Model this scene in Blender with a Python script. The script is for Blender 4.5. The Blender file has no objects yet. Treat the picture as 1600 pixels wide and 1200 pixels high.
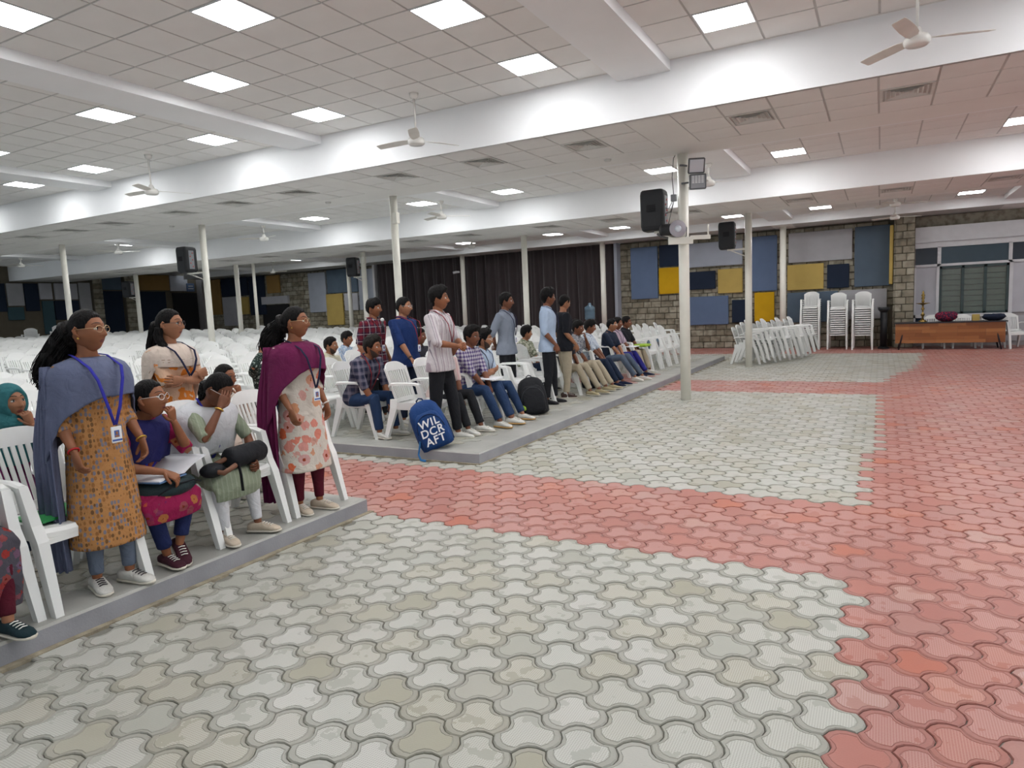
import bpy, math, random
import numpy as np
from mathutils import Vector, Matrix, noise
random.seed(7)
S = bpy.context.scene
COL = S.collection
pi = math.pi

# ---------------------------------------------------------------- camera
CAM_F, CAM_YAW, CAM_PITCH, CAM_ROLL, CAM_H = 1052.25, 0.502205, -0.110055, -0.0430516, 1.5
cam = bpy.data.cameras.new('camera'); camo = bpy.data.objects.new('camera', cam); COL.objects.link(camo)
cam.sensor_fit = 'HORIZONTAL'; cam.sensor_width = 36.0; cam.lens = CAM_F / 1600 * 36.0
cam.clip_start = 0.05; cam.clip_end = 200
_cy, _sy, _cp, _sp = math.cos(CAM_YAW), math.sin(CAM_YAW), math.cos(CAM_PITCH), math.sin(CAM_PITCH)
_fw = Vector((-_sy * _cp, _cy * _cp, _sp)); _r0 = Vector((_cy, _sy, 0)); _u0 = _r0.cross(_fw)
_cr, _sr = math.cos(CAM_ROLL), math.sin(CAM_ROLL)
_r = _cr * _r0 + _sr * _u0; _u = -_sr * _r0 + _cr * _u0
camo.matrix_world = Matrix(((_r.x, _u.x, -_fw.x, 0), (_r.y, _u.y, -_fw.y, 0), (_r.z, _u.z, -_fw.z, CAM_H), (0, 0, 0, 1)))
S.camera = camo

# ---------------------------------------------------------------- world, exposure
LIGHT_E = 16.0          # emission of the ceiling light panels
WORLD_E = 0.44          # daylight reaching in from the open sides of the hall
w = bpy.data.worlds.new('daylight'); S.world = w; w.use_nodes = True
w.node_tree.nodes['Background'].inputs[0].default_value = (0.86, 0.94, 1.0, 1)
w.node_tree.nodes['Background'].inputs[1].default_value = WORLD_E
S.view_settings.view_transform = 'Standard'; S.view_settings.look = 'None'
S.view_settings.exposure = 0.80; S.view_settings.gamma = 1.0; S.view_settings.use_curve_mapping = False

S.cycles.adaptive_threshold = 0.05; S.cycles.max_bounces = 6; S.cycles.diffuse_bounces = 4; S.cycles.glossy_bounces = 2; S.cycles.transmission_bounces = 2; S.cycles.caustics_reflective = False; S.cycles.caustics_refractive = False
ORD = ['first', 'second', 'third', 'fourth', 'fifth', 'sixth', 'seventh', 'eighth', 'ninth', 'tenth', 'eleventh', 'twelfth', 'thirteenth', 'fourteenth', 'fifteenth', 'sixteenth', 'seventeenth', 'eighteenth', 'nineteenth', 'twentieth'] + ['%dth' % k for k in range(21, 60)]

# ---------------------------------------------------------------- helpers
def proj(x, y, z):
    v = Vector((x, y, z - CAM_H)); d = v.dot(_fw)
    if d < 0.1: return None
    return 800 + CAM_F * v.dot(_r) / d, 600 - CAM_F * v.dot(_u) / d, d
def inview(x, y, z, m=60):
    p = proj(x, y, z)
    return p is not None and -m < p[0] < 1600 + m and -m < p[1] < 1200 + m

MATS = {}
def _new(name):
    m = bpy.data.materials.new(name); m.use_nodes = True
    nt = m.node_tree; b = nt.nodes['Principled BSDF']; MATS[name] = m
    return m, nt, b
def N(nt, t, **kw):
    n = nt.nodes.new(t)
    for k, v in kw.items():
        if k.startswith('i_'):
            key = k[2:]; key = int(key) if key.isdigit() else key.replace('_', ' ')
            n.inputs[key].default_value = v
        else: setattr(n, k, v)
    return n
def ramp(nt, fac, stops, interp='LINEAR'):
    r = nt.nodes.new('ShaderNodeValToRGB'); r.color_ramp.interpolation = interp
    e = r.color_ramp.elements
    while len(e) < len(stops): e.new(0.5)
    for i, (p, c) in enumerate(stops):
        e[i].position = p; e[i].color = (c[0], c[1], c[2], 1)
    nt.links.new(fac, r.inputs[0]); return r.outputs[0]
def math_n(nt, op, a, b=None):
    n = nt.nodes.new('ShaderNodeMath'); n.operation = op
    for i, v in enumerate((a, b)):
        if v is None: continue
        if isinstance(v, (int, float)): n.inputs[i].default_value = v
        else: nt.links.new(v, n.inputs[i])
    return n.outputs[0]
def mixc(nt, fac, a, b):
    n = nt.nodes.new('ShaderNodeMix'); n.data_type = 'RGBA'
    for s, v in ((n.inputs[0], fac), (n.inputs[6], a), (n.inputs[7], b)):
        if isinstance(v, (int, float)): s.default_value = v
        elif isinstance(v, (tuple, list)): s.default_value = (v[0], v[1], v[2], 1)
        else: nt.links.new(v, s)
    return n.outputs[2]
def mat(name, col, rough=0.55, metal=0.0, var=0.06, scale=6.0, bump=0.0, bscale=60.0, spec=None, emit=None, estr=0):
    """plain procedural surface: base colour with soft noise variation and fine relief"""
    m, nt, b = _new(name)
    tc = N(nt, 'ShaderNodeTexCoord')
    if var > 0:
        nz = N(nt, 'ShaderNodeTexNoise', i_Scale=scale, i_Detail=4.0); nt.links.new(tc.outputs['Object'], nz.inputs['Vector'])
        lo = [max(0, c * (1 - var)) for c in col]; hi = [min(1, c * (1 + var)) for c in col]
        nt.links.new(ramp(nt, nz.outputs['Fac'], [(0.3, lo), (0.7, hi)]), b.inputs['Base Color'])
    else: b.inputs['Base Color'].default_value = (*col, 1)
    b.inputs['Roughness'].default_value = rough; b.inputs['Metallic'].default_value = metal
    if spec is not None: b.inputs['Specular IOR Level'].default_value = spec
    if bump > 0:
        n2 = N(nt, 'ShaderNodeTexNoise', i_Scale=bscale, i_Detail=3.0); nt.links.new(tc.outputs['Object'], n2.inputs['Vector'])
        bp = N(nt, 'ShaderNodeBump', i_Strength=bump, i_Distance=0.01); nt.links.new(n2.outputs['Fac'], bp.inputs['Height'])
        nt.links.new(bp.outputs[0], b.inputs['Normal'])
    if emit: 
        b.inputs['Emission Color'].default_value = (*emit, 1); b.inputs['Emission Strength'].default_value = estr
    return m

class MB:
    """collects faces of one mesh"""
    def __init__(s): s.v = []; s.f = []; s.m = []; s.sm = []
    def add(s, verts, faces, mi=0, smooth=False):
        o = len(s.v); s.v.extend([tuple(q) for q in verts])
        for f in faces: s.f.append(tuple(i + o for i in f)); s.m.append(mi); s.sm.append(smooth)
    def box(s, x0, x1, y0, y1, z0, z1, mi=0):
        s.add([(x0,y0,z0),(x1,y0,z0),(x1,y1,z0),(x0,y1,z0),(x0,y0,z1),(x1,y0,z1),(x1,y1,z1),(x0,y1,z1)],
              [(0,3,2,1),(4,5,6,7),(0,1,5,4),(1,2,6,5),(2,3,7,6),(3,0,4,7)], mi)
    def bbox(s, x0, x1, y0, y1, z0, z1, b=0.006, mi=0):
        """box with chamfered edges along all sides"""
        xs=(x0,x0+b,x1-b,x1); 
        def ring(z, i): 
            a,bb,c,d=(x0+i,x1-i,y0+i,y1-i)
            return [(a+b,c,z),(bb-b,c,z),(bb,c+b,z),(bb,d-b,z),(bb-b,d,z),(a+b,d,z),(a,d-b,z),(a,c+b,z)]
        s.loft([ring(z0,b),ring(z0+b,0),ring(z1-b,0),ring(z1,b)], mi=mi)
    def loft(s, rings, cap=True, mi=0, smooth=False, closed=True):
        n = len(rings[0]); o = []
        vv = []
        for r in rings: vv.extend(r)
        ff = []
        for i in range(len(rings) - 1):
            for j in range(n if closed else n - 1):
                k = (j + 1) % n
                ff.append((i*n+j, i*n+k, (i+1)*n+k, (i+1)*n+j))
        if cap:
            ff.append(tuple(reversed(range(n)))); ff.append(tuple((len(rings)-1)*n + j for j in range(n)))
        s.add(vv, ff, mi, smooth)
    def tube(s, pts, rad, n=10, mi=0, smooth=True, cap=True, flat=None, up=None):
        """tube along pts; rad = number, list of numbers or list of (a,b) half axes"""
        P = [Vector(p) for p in pts]
        if not isinstance(rad, (list, tuple)): rad = [rad] * len(P)
        u = None; rings = []
        for i, p in enumerate(P):
            t = (P[min(i+1, len(P)-1)] - P[max(i-1, 0)]).normalized()
            if u is None:
                ref = Vector(up) if up is not None else (Vector((0,0,1)) if abs(t.z) < 0.9 else Vector((1,0,0)))
                u = (ref - t * ref.dot(t)).normalized()
            else: u = (u - t * u.dot(t)).normalized()
            v = t.cross(u)
            r = rad[i]; a, b = r if isinstance(r, (list, tuple)) else (r, r)
            rings.append([p + u * (a * math.cos(2*pi*k/n)) + v * (b * math.sin(2*pi*k/n)) for k in range(n)])
        s.loft(rings, cap, mi, smooth)
    def cyl(s, p0, p1, r0, r1=None, n=16, mi=0, smooth=True):
        s.tube([p0, p1], [r0, r1 if r1 is not None else r0], n, mi, smooth)
    def lathe(s, prof, n=20, c=(0,0,0), mi=0, smooth=True):
        s.loft([[(c[0]+r*math.cos(2*pi*k/n), c[1]+r*math.sin(2*pi*k/n), c[2]+z) for k in range(n)] for r, z in prof], True, mi, smooth)
    def ball(s, c, r, n=12, m=8, mi=0):
        rx, ry, rz = r if isinstance(r, (list, tuple)) else (r, r, r)
        s.loft([[(c[0]+rx*math.sin(a)*math.cos(2*pi*k/n), c[1]+ry*math.sin(a)*math.sin(2*pi*k/n), c[2]-rz*math.cos(a)) for k in range(n)]
                for a in [0.02 + (pi-0.04)*i/m for i in range(m+1)]], True, mi, True)
    def xf(s, M, start=0):
        s.v[start:] = [tuple(M @ Vector(q)) for q in s.v[start:]]
    def mesh(s, name, mats):
        me = bpy.data.meshes.new(name); me.from_pydata(s.v, [], s.f)
        for m in (mats if isinstance(mats, (list, tuple)) else [mats]): me.materials.append(MATS[m] if isinstance(m, str) else m)
        me.polygons.foreach_set('material_index', s.m); me.polygons.foreach_set('use_smooth', s.sm)
        me.update(); return me
    def build(s, name, mats, parent=None, loc=None):
        return link(name, s.mesh(name, mats), parent, loc)
def link(name, data, parent=None, loc=None, rot=None):
    o = bpy.data.objects.new(name, data); COL.objects.link(o)
    if parent is not None: o.parent = parent
    if loc is not None: o.location = loc
    if rot is not None: o.rotation_euler = rot
    return o
def tag(o, label=None, cat=None, group=None, kind=None):
    if label: o['label'] = label
    if cat: o['category'] = cat
    if group: o['group'] = group
    if kind: o['kind'] = kind
    return o
def thing(name, label, cat, loc=(0,0,0), rz=0.0, group=None):
    o = link(name, None, None, loc, (0, 0, rz)); o.empty_display_size = 0.1
    return tag(o, label, cat, group)
def copy_tree(o, parent=None):
    c = o.copy(); COL.objects.link(c)
    if parent is not None: c.parent = parent
    for ch in o.children: copy_tree(ch, c)
    return c
# ================================================================ materials of the hall
def paver_mat(name, stops, dot, pl):
    m, nt, b = _new(name)
    oi = N(nt, 'ShaderNodeObjectInfo'); at = N(nt, 'ShaderNodeAttribute', attribute_name='rnd'); ai = N(nt, 'ShaderNodeAttribute', attribute_name='inner')
    rnd = math_n(nt, 'FRACT', math_n(nt, 'ADD', oi.outputs['Random'], at.outputs['Fac']))
    base = ramp(nt, rnd, stops)
    geo = N(nt, 'ShaderNodeNewGeometry')
    nz = N(nt, 'ShaderNodeTexNoise', i_Scale=7.0, i_Detail=5.0); nt.links.new(geo.outputs['Position'], nz.inputs['Vector'])
    base = mixc(nt, math_n(nt, 'MULTIPLY', nz.outputs['Fac'], 0.32), base, dot)
    tc = N(nt, 'ShaderNodeTexCoord'); sep = N(nt, 'ShaderNodeSeparateXYZ'); nt.links.new(tc.outputs['Object'], sep.inputs[0])
    k = 2 * pi / 0.0088
    sx = math_n(nt, 'SINE', math_n(nt, 'MULTIPLY', sep.outputs[0], k)); sy = math_n(nt, 'SINE', math_n(nt, 'MULTIPLY', sep.outputs[1], k))
    pr = math_n(nt, 'MAXIMUM', sx, sy)
    pr = math_n(nt, 'MULTIPLY', math_n(nt, 'GREATER_THAN', pr, 0.45), ai.outputs['Fac'])
    n3 = N(nt, 'ShaderNodeTexNoise', i_Scale=9.0, i_Detail=3.0); nt.links.new(geo.outputs['Position'], n3.inputs['Vector'])
    wear = math_n(nt, 'MULTIPLY', math_n(nt, 'GREATER_THAN', n3.outputs['Fac'], 0.40), pr)
    # knurled field: pale raised net, darker pits
    pale = mixc(nt, pl, base, (0.92, 0.92, 0.90))
    inner_c = mixc(nt, wear, mixc(nt, 0.18, base, dot), pale)
    ifac = math_n(nt, 'MULTIPLY', ai.outputs['Fac'], math_n(nt, 'GREATER_THAN', math_n(nt, 'FRACT', math_n(nt, 'MULTIPLY', rnd, 7.31)), 0.22))
    af = N(nt, 'ShaderNodeAttribute', attribute_name='fine'); rim = mixc(nt, math_n(nt, 'MULTIPLY', af.outputs['Fac'], 0.55), base, dot)
    nt.links.new(mixc(nt, ai.outputs['Fac'], rim, mixc(nt, ifac, base, inner_c)), b.inputs['Base Color'])
    b.inputs['Roughness'].default_value = 0.42
    n2 = N(nt, 'ShaderNodeTexNoise', i_Scale=120.0, i_Detail=3.0); nt.links.new(geo.outputs['Position'], n2.inputs['Vector'])
    h = math_n(nt, 'ADD', math_n(nt, 'MULTIPLY', n2.outputs['Fac'], 0.4), math_n(nt, 'MULTIPLY', wear, 0.8))
    bp = N(nt, 'ShaderNodeBump', i_Strength=0.25, i_Distance=0.004); nt.links.new(h, bp.inputs['Height']); nt.links.new(bp.outputs[0], b.inputs['Normal'])
paver_mat('paver_grey', [(0.0, (0.40, 0.41, 0.37)), (0.35, (0.365, 0.365, 0.31)), (0.6, (0.44, 0.44, 0.405)), (0.8, (0.32, 0.305, 0.23)), (1.0, (0.39, 0.375, 0.30))], (0.27, 0.265, 0.23), 0.22)
paver_mat('paver_red', [(0.0, (0.385, 0.145, 0.116)), (0.45, (0.41, 0.155, 0.122)), (0.75, (0.355, 0.13, 0.106)), (0.86, (0.45, 0.125, 0.065)), (0.93, (0.42, 0.24, 0.205)), (1.0, (0.36, 0.15, 0.13))], (0.30, 0.13, 0.112), 0.13)
mat('joint', (0.20, 0.195, 0.17), 0.9, bump=0.3)
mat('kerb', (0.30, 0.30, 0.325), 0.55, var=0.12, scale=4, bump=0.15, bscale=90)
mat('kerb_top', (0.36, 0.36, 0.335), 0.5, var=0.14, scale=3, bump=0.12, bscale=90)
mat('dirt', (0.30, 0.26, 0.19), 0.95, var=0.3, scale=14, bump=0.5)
mat('wall_paint', (0.86, 0.87, 0.88), 0.6, var=0.03, scale=1.2, bump=0.03, bscale=160)
mat('soffit_paint', (0.80, 0.79, 0.765), 0.65, var=0.03, scale=1.5, bump=0.03, bscale=160)
mat('ceiling_tile', (0.80, 0.79, 0.77), 0.75, var=0.025, scale=2.0, bump=0.10, bscale=300)
mat('tee_bar', (0.50, 0.495, 0.48), 0.5, var=0.03)
mat('pole_paint', (0.82, 0.80, 0.72), 0.4, var=0.05, scale=3)
mat('vent_white', (0.66, 0.66, 0.63), 0.45); mat('vent_dark', (0.05, 0.05, 0.045), 0.8)
mat('fan_white', (0.72, 0.70, 0.65), 0.35); mat('fan_hub', (0.80, 0.79, 0.75), 0.25)
mat('led', (0.9, 0.9, 0.9), 0.5, var=0, emit=(0.985, 0.99, 0.995), estr=LIGHT_E)
mat('light_frame', (0.70, 0.72, 0.74), 0.35)
def stone_mat():
    m, nt, b = _new('stone')
    oi = N(nt, 'ShaderNodeObjectInfo'); at = N(nt, 'ShaderNodeAttribute', attribute_name='rnd')
    rnd = math_n(nt, 'FRACT', math_n(nt, 'ADD', oi.outputs['Random'], at.outputs['Fac']))
    base = ramp(nt, rnd, [(0, (0.25, 0.22, 0.16)), (0.5, (0.33, 0.30, 0.23)), (1, (0.42, 0.39, 0.31))])
    geo = N(nt, 'ShaderNodeNewGeometry'); nz = N(nt, 'ShaderNodeTexNoise', i_Scale=6.0, i_Detail=6.0); nt.links.new(geo.outputs['Position'], nz.inputs['Vector'])
    c = mixc(nt, ramp(nt, nz.outputs['Fac'], [(0.45, (0, 0, 0)), (0.7, (0.75, 0.75, 0.75))]), base, (0.10, 0.085, 0.06))
    nt.links.new(c, b.inputs['Base Color']); b.inputs['Roughness'].default_value = 0.85
    bp = N(nt, 'ShaderNodeBump', i_Strength=0.6, i_Distance=0.03); nt.links.new(nz.outputs['Fac'], bp.inputs['Height']); nt.links.new(bp.outputs[0], b.inputs['Normal'])
stone_mat()
mat('mortar', (0.13, 0.11, 0.08), 0.95, bump=0.3)
for n_, c_ in dict(p_blue=(0.13, 0.18, 0.29), p_navy=(0.022, 0.032, 0.055), p_orange=(0.62, 0.36, 0.015), p_tan=(0.52, 0.38, 0.12), p_light=(0.40, 0.43, 0.50),
                   p_grey=(0.42, 0.42, 0.44), p_slate=(0.11, 0.15, 0.20), p_brown=(0.33, 0.20, 0.07), p_teal=(0.06, 0.11, 0.13), p_white=(0.50, 0.50, 0.54)).items():
    mat(n_, c_, 0.9, var=0.05, scale=3, bump=0.25, bscale=260, spec=0.15)
def curtain_mat():
    m, nt, b = _new('curtain')
    b.inputs['Base Color'].default_value = (0.030, 0.020, 0.022, 1); b.inputs['Roughness'].default_value = 0.8
    b.inputs['Sheen Weight'].default_value = 0.3
    tc = N(nt, 'ShaderNodeTexCoord'); nz = N(nt, 'ShaderNodeTexNoise', i_Scale=200.0); nt.links.new(tc.outputs['Object'], nz.inputs['Vector'])
    bp = N(nt, 'ShaderNodeBump', i_Strength=0.2, i_Distance=0.004); nt.links.new(nz.outputs['Fac'], bp.inputs['Height']); nt.links.new(bp.outputs[0], b.inputs['Normal'])
curtain_mat()
mat('black_gap', (0.012, 0.012, 0.014), 0.9, var=0)
mat('frame_white', (0.60, 0.60, 0.62), 0.5, var=0.04)
mat('frame_grey', (0.33, 0.31, 0.31), 0.6)
mat('shutter_green', (0.030, 0.055, 0.055), 0.35, var=0.1)
mat('slat_green', (0.10, 0.125, 0.105), 0.4, var=0.1)
mat('dark_glass', (0.012, 0.016, 0.028), 0.15, var=0)
mat('dark_blue_glass', (0.030, 0.055, 0.075), 0.25, var=0.05)

# ================================================================ floor of interlocking pavers
PITCH = 0.207
def tri_paver(gap, k):
    """three convex and three concave arcs: outline of the cosmic paver"""
    R = PITCH / math.sqrt(3); V = [(R*math.cos(math.radians(90-60*i)), R*math.sin(math.radians(90-60*i))) for i in range(6)]
    out = []
    for i in range(6):
        a, b_ = V[i], V[(i+1) % 6]; mid = ((a[0]+b_[0])/2, (a[1]+b_[1])/2); L = math.hypot(*mid); n_ = (mid[0]/L, mid[1]/L)
        s_ = 0.028 if i % 2 == 1 else -0.028        # edge 1,3,5 bulge out (0, 240, 120 degrees)
        for j in range(k):
            t = j / k; bow = 4*t*(1-t)*s_
            out.append((a[0]+(b_[0]-a[0])*t + n_[0]*bow, a[1]+(b_[1]-a[1])*t + n_[1]*bow))
    o2 = []
    for (x, y) in out:
        r = math.hypot(x, y); s_ = (r-gap)/r; o2.append((x*s_, y*s_))
    return o2
def paver_mesh(name, mt, k, fine):
    o = tri_paver(0.0022, k); n = len(o); mb = MB()
    def ring(ins, z): return [(x*(1-ins/0.112), y*(1-ins/0.112), z) for x, y in o]
    rg = [ring(0, -0.013), ring(0, -0.0045), ring(0.005, 0.0)] + ([ring(0.020, 0.0), ring(0.0225, -0.0018), ring(0.026, 0.0003)] if fine else [])
    mb.loft(rg, cap=False); mb.f.append(tuple(len(mb.v)-n+j for j in range(n))); mb.m.append(0); mb.sm.append(False)
    me = mb.mesh(name, mt)
    at = me.attributes.new('inner', 'FLOAT', 'FACE'); val = [0.0]*len(me.polygons); val[-1] = 1.0 if fine else 0.0
    at.data.foreach_set('value', val)
    a2 = me.attributes.new('fine', 'FLOAT', 'FACE'); a2.data.foreach_set('value', [1.0 if fine else 0.0]*len(me.polygons)); return me
PG = paver_mesh('paver', 'paver_grey', 4, True); PR = paver_mesh('paver', 'paver_red', 4, True)
def xb(y):
    if y < 11.4: return -0.12 + 0.01*y
    if y < 13: return 0.06
    if y < 16: return 0.06 + (y-13)/3*0.6
    return 0.66 + (y-16)/3.4*0.3
def is_red(x, y):
    if y > 19.5 or x > xb(y): return True
    if 3.83 < y < 5.36 and x > -12: return True
    return 11.45 < y < 12.95
fl = MB(); fl.box(-32, 9, -5, 23.8, -0.2, -0.010)
floor = tag(fl.build('floor', 'joint'), 'paved floor of interlocking grey and red concrete pavers', None, None, 'structure')
cells = []
ty = PITCH * math.sqrt(3) / 2
for j in range(int(1.0/ty), int(22.2/ty)):
    y = j*ty
    for i in range(-70, 60):
        x = (i + 0.5*(j % 2))*PITCH + 0.055
        if y > 0.6 and (inview(x, y, 0, 420) or (0.9*y < x < 0.9*y+1.6 and y < 8)):
            if x < -3.40 and (y < 3.92 or y > 5.50) and y < 17.6: continue      # under the platforms
            if x < -3.4 and y < 17.6 and x < -9: continue
            cells.append((math.hypot(x, y), x, y))
cells.sort(key=lambda q: (not inview(q[1], q[2], 0, 25), q[0]))
for d, x, y in cells[:300]:
    o = link('paver', PR if is_red(x, y) else PG, floor, (x, y, random.uniform(-0.0012, 0.0012)))
    o.rotation_euler = (random.uniform(-.006, .006), random.uniform(-.006, .006), 0)
def paver_field(cs, name, parent, z0, kfun=lambda d: 4 if d < 5 else (3 if d < 9 else 2)):
    V = []; F = []; M = []; Rn = []; In = []
    outl = {k: tri_paver(0.0027, k) for k in (2, 3, 4)}
    for d, x, y in cs:
        k = kfun(d); o = outl[k]; n = len(o); b0 = len(V); dz = z0 + random.uniform(-.0015, .0015); r = random.random(); m = 1 if is_red(x, y) else 0
        tx, tyy = random.uniform(-.006, .006), random.uniform(-.006, .006)
        rs = ((1.0, -0.010), (0.955, 0.0), (0.80, 0.0003)) if d < 9 else ((1.0, -0.010), (0.955, 0.0)); nr = len(rs)
        for s_, zz in rs: V.extend([(x+a*s_, y+b_*s_, dz+zz+a*tx+b_*tyy) for a, b_ in o])
        for w_ in range(nr-1):
            for q in range(n): F.append((b0+w_*n+q, b0+w_*n+(q+1) % n, b0+(w_+1)*n+(q+1) % n, b0+(w_+1)*n+q))
        F.append(tuple(b0+(nr-1)*n+q for q in range(n))); nf = n*(nr-1)+1; M += [m]*nf; Rn += [r]*nf; In += [0.0]*(nf-1) + [1.0]
    me = bpy.data.meshes.new(name); me.from_pydata(V, [], F); me.materials.append(MATS['paver_grey']); me.materials.append(MATS['paver_red'])
    me.polygons.foreach_set('material_index', M); at = me.attributes.new('rnd', 'FLOAT', 'FACE'); at.data.foreach_set('value', Rn); a2 = me.attributes.new('inner', 'FLOAT', 'FACE'); a2.data.foreach_set('value', In); a3 = me.attributes.new('fine', 'FLOAT', 'FACE'); a3.data.foreach_set('value', [0.45]*len(In)); me.update()
    return tag(link(name, me, parent), kind='stuff')
paver_field(cells[300:], 'paver_field', floor, 0.0)

# platforms: low concrete plinths, kerb band of smooth concrete, pavers inside
PH = 0.11
def platform(name, x0, x1, y0, y1, label, kerb_w):
    mb = MB(); b = 0.012
    mb.box(x0, x1, y0, y1, -0.15, PH-b, 0)
    mb.loft([[(x0, y0, PH-b), (x1, y0, PH-b), (x1, y1, PH-b), (x0, y1, PH-b)], [(x0, y0+b, PH), (x1-b, y0+b, PH), (x1-b, y1-b, PH), (x0, y1-b, PH)]], cap=True, mi=1)
    o = tag(mb.build(name, ['kerb', 'kerb_top']), label, None, None, 'structure')
    cs = []
    for j in range(0, int(22.2/ty)):
        y = j*ty
        for i in range(-150, 0):
            x = (i + 0.5*(j % 2))*PITCH + 0.055
            if y0 + (kerb_w if y0 > 5 else 0) < y < y1 - kerb_w and x0 < x < x1 - kerb_w and x > -13 and inview(x, y, PH, 20): cs.append((math.hypot(x, y), x, y))
    paver_field(cs, 'paver_field', o, PH + 0.0035, lambda d: 3 if d < 7 else 2)
    return o
platform('floor_platform', -29, -3.44, -3.0, 3.87, 'near low concrete platform under the standing women', 0.27)
platform('floor_platform', -29, -3.44, 5.53, 17.5, 'far low concrete platform under the seated men', 0.34)
# the floor behind the front rows rises gently towards the left wall
def rise(x): return .0155*max(0.0, -5.9-x)
rm = MB(); xs_ = [-29, -20, -12, -5.9]
for y0, y1 in ((-3.0, 3.87), (5.53, 17.5)):
    for a, b in zip(xs_, xs_[1:]): rm.add([(a, y0, PH-.002+rise(a)), (b, y0, PH-.002+rise(b)), (b, y1, PH-.002+rise(b)), (a, y1, PH-.002+rise(a))], [(0, 1, 2, 3)])
    rm.add([(-29, y0, 0), (-5.9, y0, 0), (-5.9, y0, PH-.002), (-29, y0, PH+rise(-29))], [(0, 1, 2, 3)]); rm.add([(-29, y1, 0), (-5.9, y1, 0), (-5.9, y1, PH-.002), (-29, y1, PH+rise(-29))], [(3, 2, 1, 0)])
tag(rm.build('floor_ramp', 'kerb_top'), 'gently rising concrete floor under the rear chair rows', None, None, 'structure')
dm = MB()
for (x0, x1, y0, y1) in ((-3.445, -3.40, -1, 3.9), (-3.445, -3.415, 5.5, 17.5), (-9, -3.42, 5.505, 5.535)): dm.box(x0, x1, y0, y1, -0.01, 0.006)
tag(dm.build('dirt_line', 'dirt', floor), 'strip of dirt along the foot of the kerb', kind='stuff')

# ================================================================ ceiling: coffers, beams, dropped soffits
C1, F1, C2, F2, C3, F3 = 4.275, 3.69, 3.93, 3.37, 3.775, 3.54
B1, E1, B2, E2, B3, WY = 8.07, 10.45, 13.6, 15.75, 20.6, 22.0
T = 0.5424; BAY = 5.43; X0 = -36.0; X1 = 9.0
cm = MB()
cm.box(X0, X1, -5, B1, C1+0.008, C1+0.25); cm.box(X0, X1, E1, B2, C2+0.008, C2+0.25); cm.box(X0, X1, E2, B3, C3+0.008, C3+0.25)
ceiling = tag(cm.build('ceiling', 'tee_bar'), 'white tiled ceiling of coffers between deep beams', None, None, 'structure')
def part(name, m, parent, *boxes):
    mb = MB()
    for b in boxes: mb.box(*b)
    return mb.build(name, m, parent)
# dropped soffits spanning the hall, their near face reads as a white beam
def soffit(y0, y1, zs, zc, fy0, label, x0=X0):
    mb = MB()
    mb.box(x0, X1, y0, y0+0.05, zs, zc+0.2)                       # fascia towards the camera
    mb.box(x0, X1, y1-0.05, y1, zs, 5.0)
    n = len(mb.m)
    # soffit skin: gypsum strips around the tile fields
    mb.box(x0, X1, y0+0.05, fy0, zs, zs+0.03, 1); mb.box(x0, X1, fy0+3*T, y1-0.05, zs, zs+0.03, 1)
    for k in range(-2, 6):
        xe = -7.65 - BAY*k + 9*T; xn = -7.65 - BAY*(k-1)
        if xe > x0: mb.box(max(xe, x0), xn, fy0, fy0+3*T, zs, zs+0.03, 1)
    mb.box(x0, X1, fy0, fy0+3*T, zs+0.008, zs+0.03, 2)
    return tag(mb.build('soffit', ['wall_paint', 'soffit_paint', 'tee_bar'], ceiling), label)
soffit(B1, E1, F1, C1, 8.10, 'nearest white dropped beam across the hall')
soffit(B2, E2, F2, C2, 13.65, 'middle white dropped beam across the hall')
soffit(B3, WY, F3, C3, 20.62, 'farthest white dropped beam above the back wall', -28.5)
# beams along the depth of the hall, one over each line of poles
for k in range(-1, 5):
    xa, xc = -2.81 - BAY*k, -2.17 - BAY*k
    for (ya, yb, zc) in ((-5, B1, C1), (E1, B2, C2), (E2, B3, C3)):
        part('beam', 'wall_paint', ceiling, (xa, xc, ya, yb, zc-0.115, zc+0.05))
# gypsum margins left over between tile fields and beams
fields = []
for k in range(-2, 5):
    xs = -7.65 - BAY*k
    for (ys, ny, zc, ya, yb) in ((5.34-T*17, 22, C1, -5, B1), (10.70, 5, C2, E1, B2), (15.97, 8, C3, E2, B3)):
        fields.append((xs, ys, 9, ny, zc)); 
    for (ys, zs) in ((8.10, F1), (13.65, F2)): fields.append((xs, ys, 9, 3, zs))
mg = []
for (ya, yb, zc) in ((5.34-T*17+T*22, B1, C1), (E1, 10.70, C2), (10.70+5*T, B2, C2), (E2, 15.97, C3), (15.97+8*T, B3, C3)):
    if yb - ya > 0.01: mg.append((X0, X1, ya, yb, zc, zc+0.02))
part('ceiling_margin', 'soffit_paint', ceiling, *mg)
lights = []
def lit(xc, yc, z): lights.append((xc, yc, z))
for c in (0.22, -5.21, -10.64, -16.07, 5.65):
    for y in (7.24, 5.61, 3.44):
        for dx in (-1.62, 1.62):
            if c == -16.07 and y != 7.24: continue
            lit(c+dx, y, C1)
    lit(c, 4.53, C1)
    if c > -6:
        for y in (1.27,): lit(c-1.62, y, C1); lit(c+1.62, y, C1)  # unseen row overhead, added to light the near floor
for c in (0.22, -5.21, -10.64, 5.65):
    for dx in (-1.62, 1.62): lit(c+dx, 12.60, C2); lit(c+dx, 19.50, C3); lit(c+dx, 10.97, C2)
lit(-19.88, 12.60, C2); lit(-19.88, 19.5, C3)
for c in (-16.07, -21.5):  # unseen panels behind the soffits, added to brighten the left back wall
    for dx in (-1.62, 1.62): lit(c+dx, 10.97, C2); lit(c+dx, 17.33, C3)
for c in (-5.21, 0.22):
    for dx in (-1.62, 1.62): lit(c+dx, 17.33, C3)
vents = []
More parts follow.
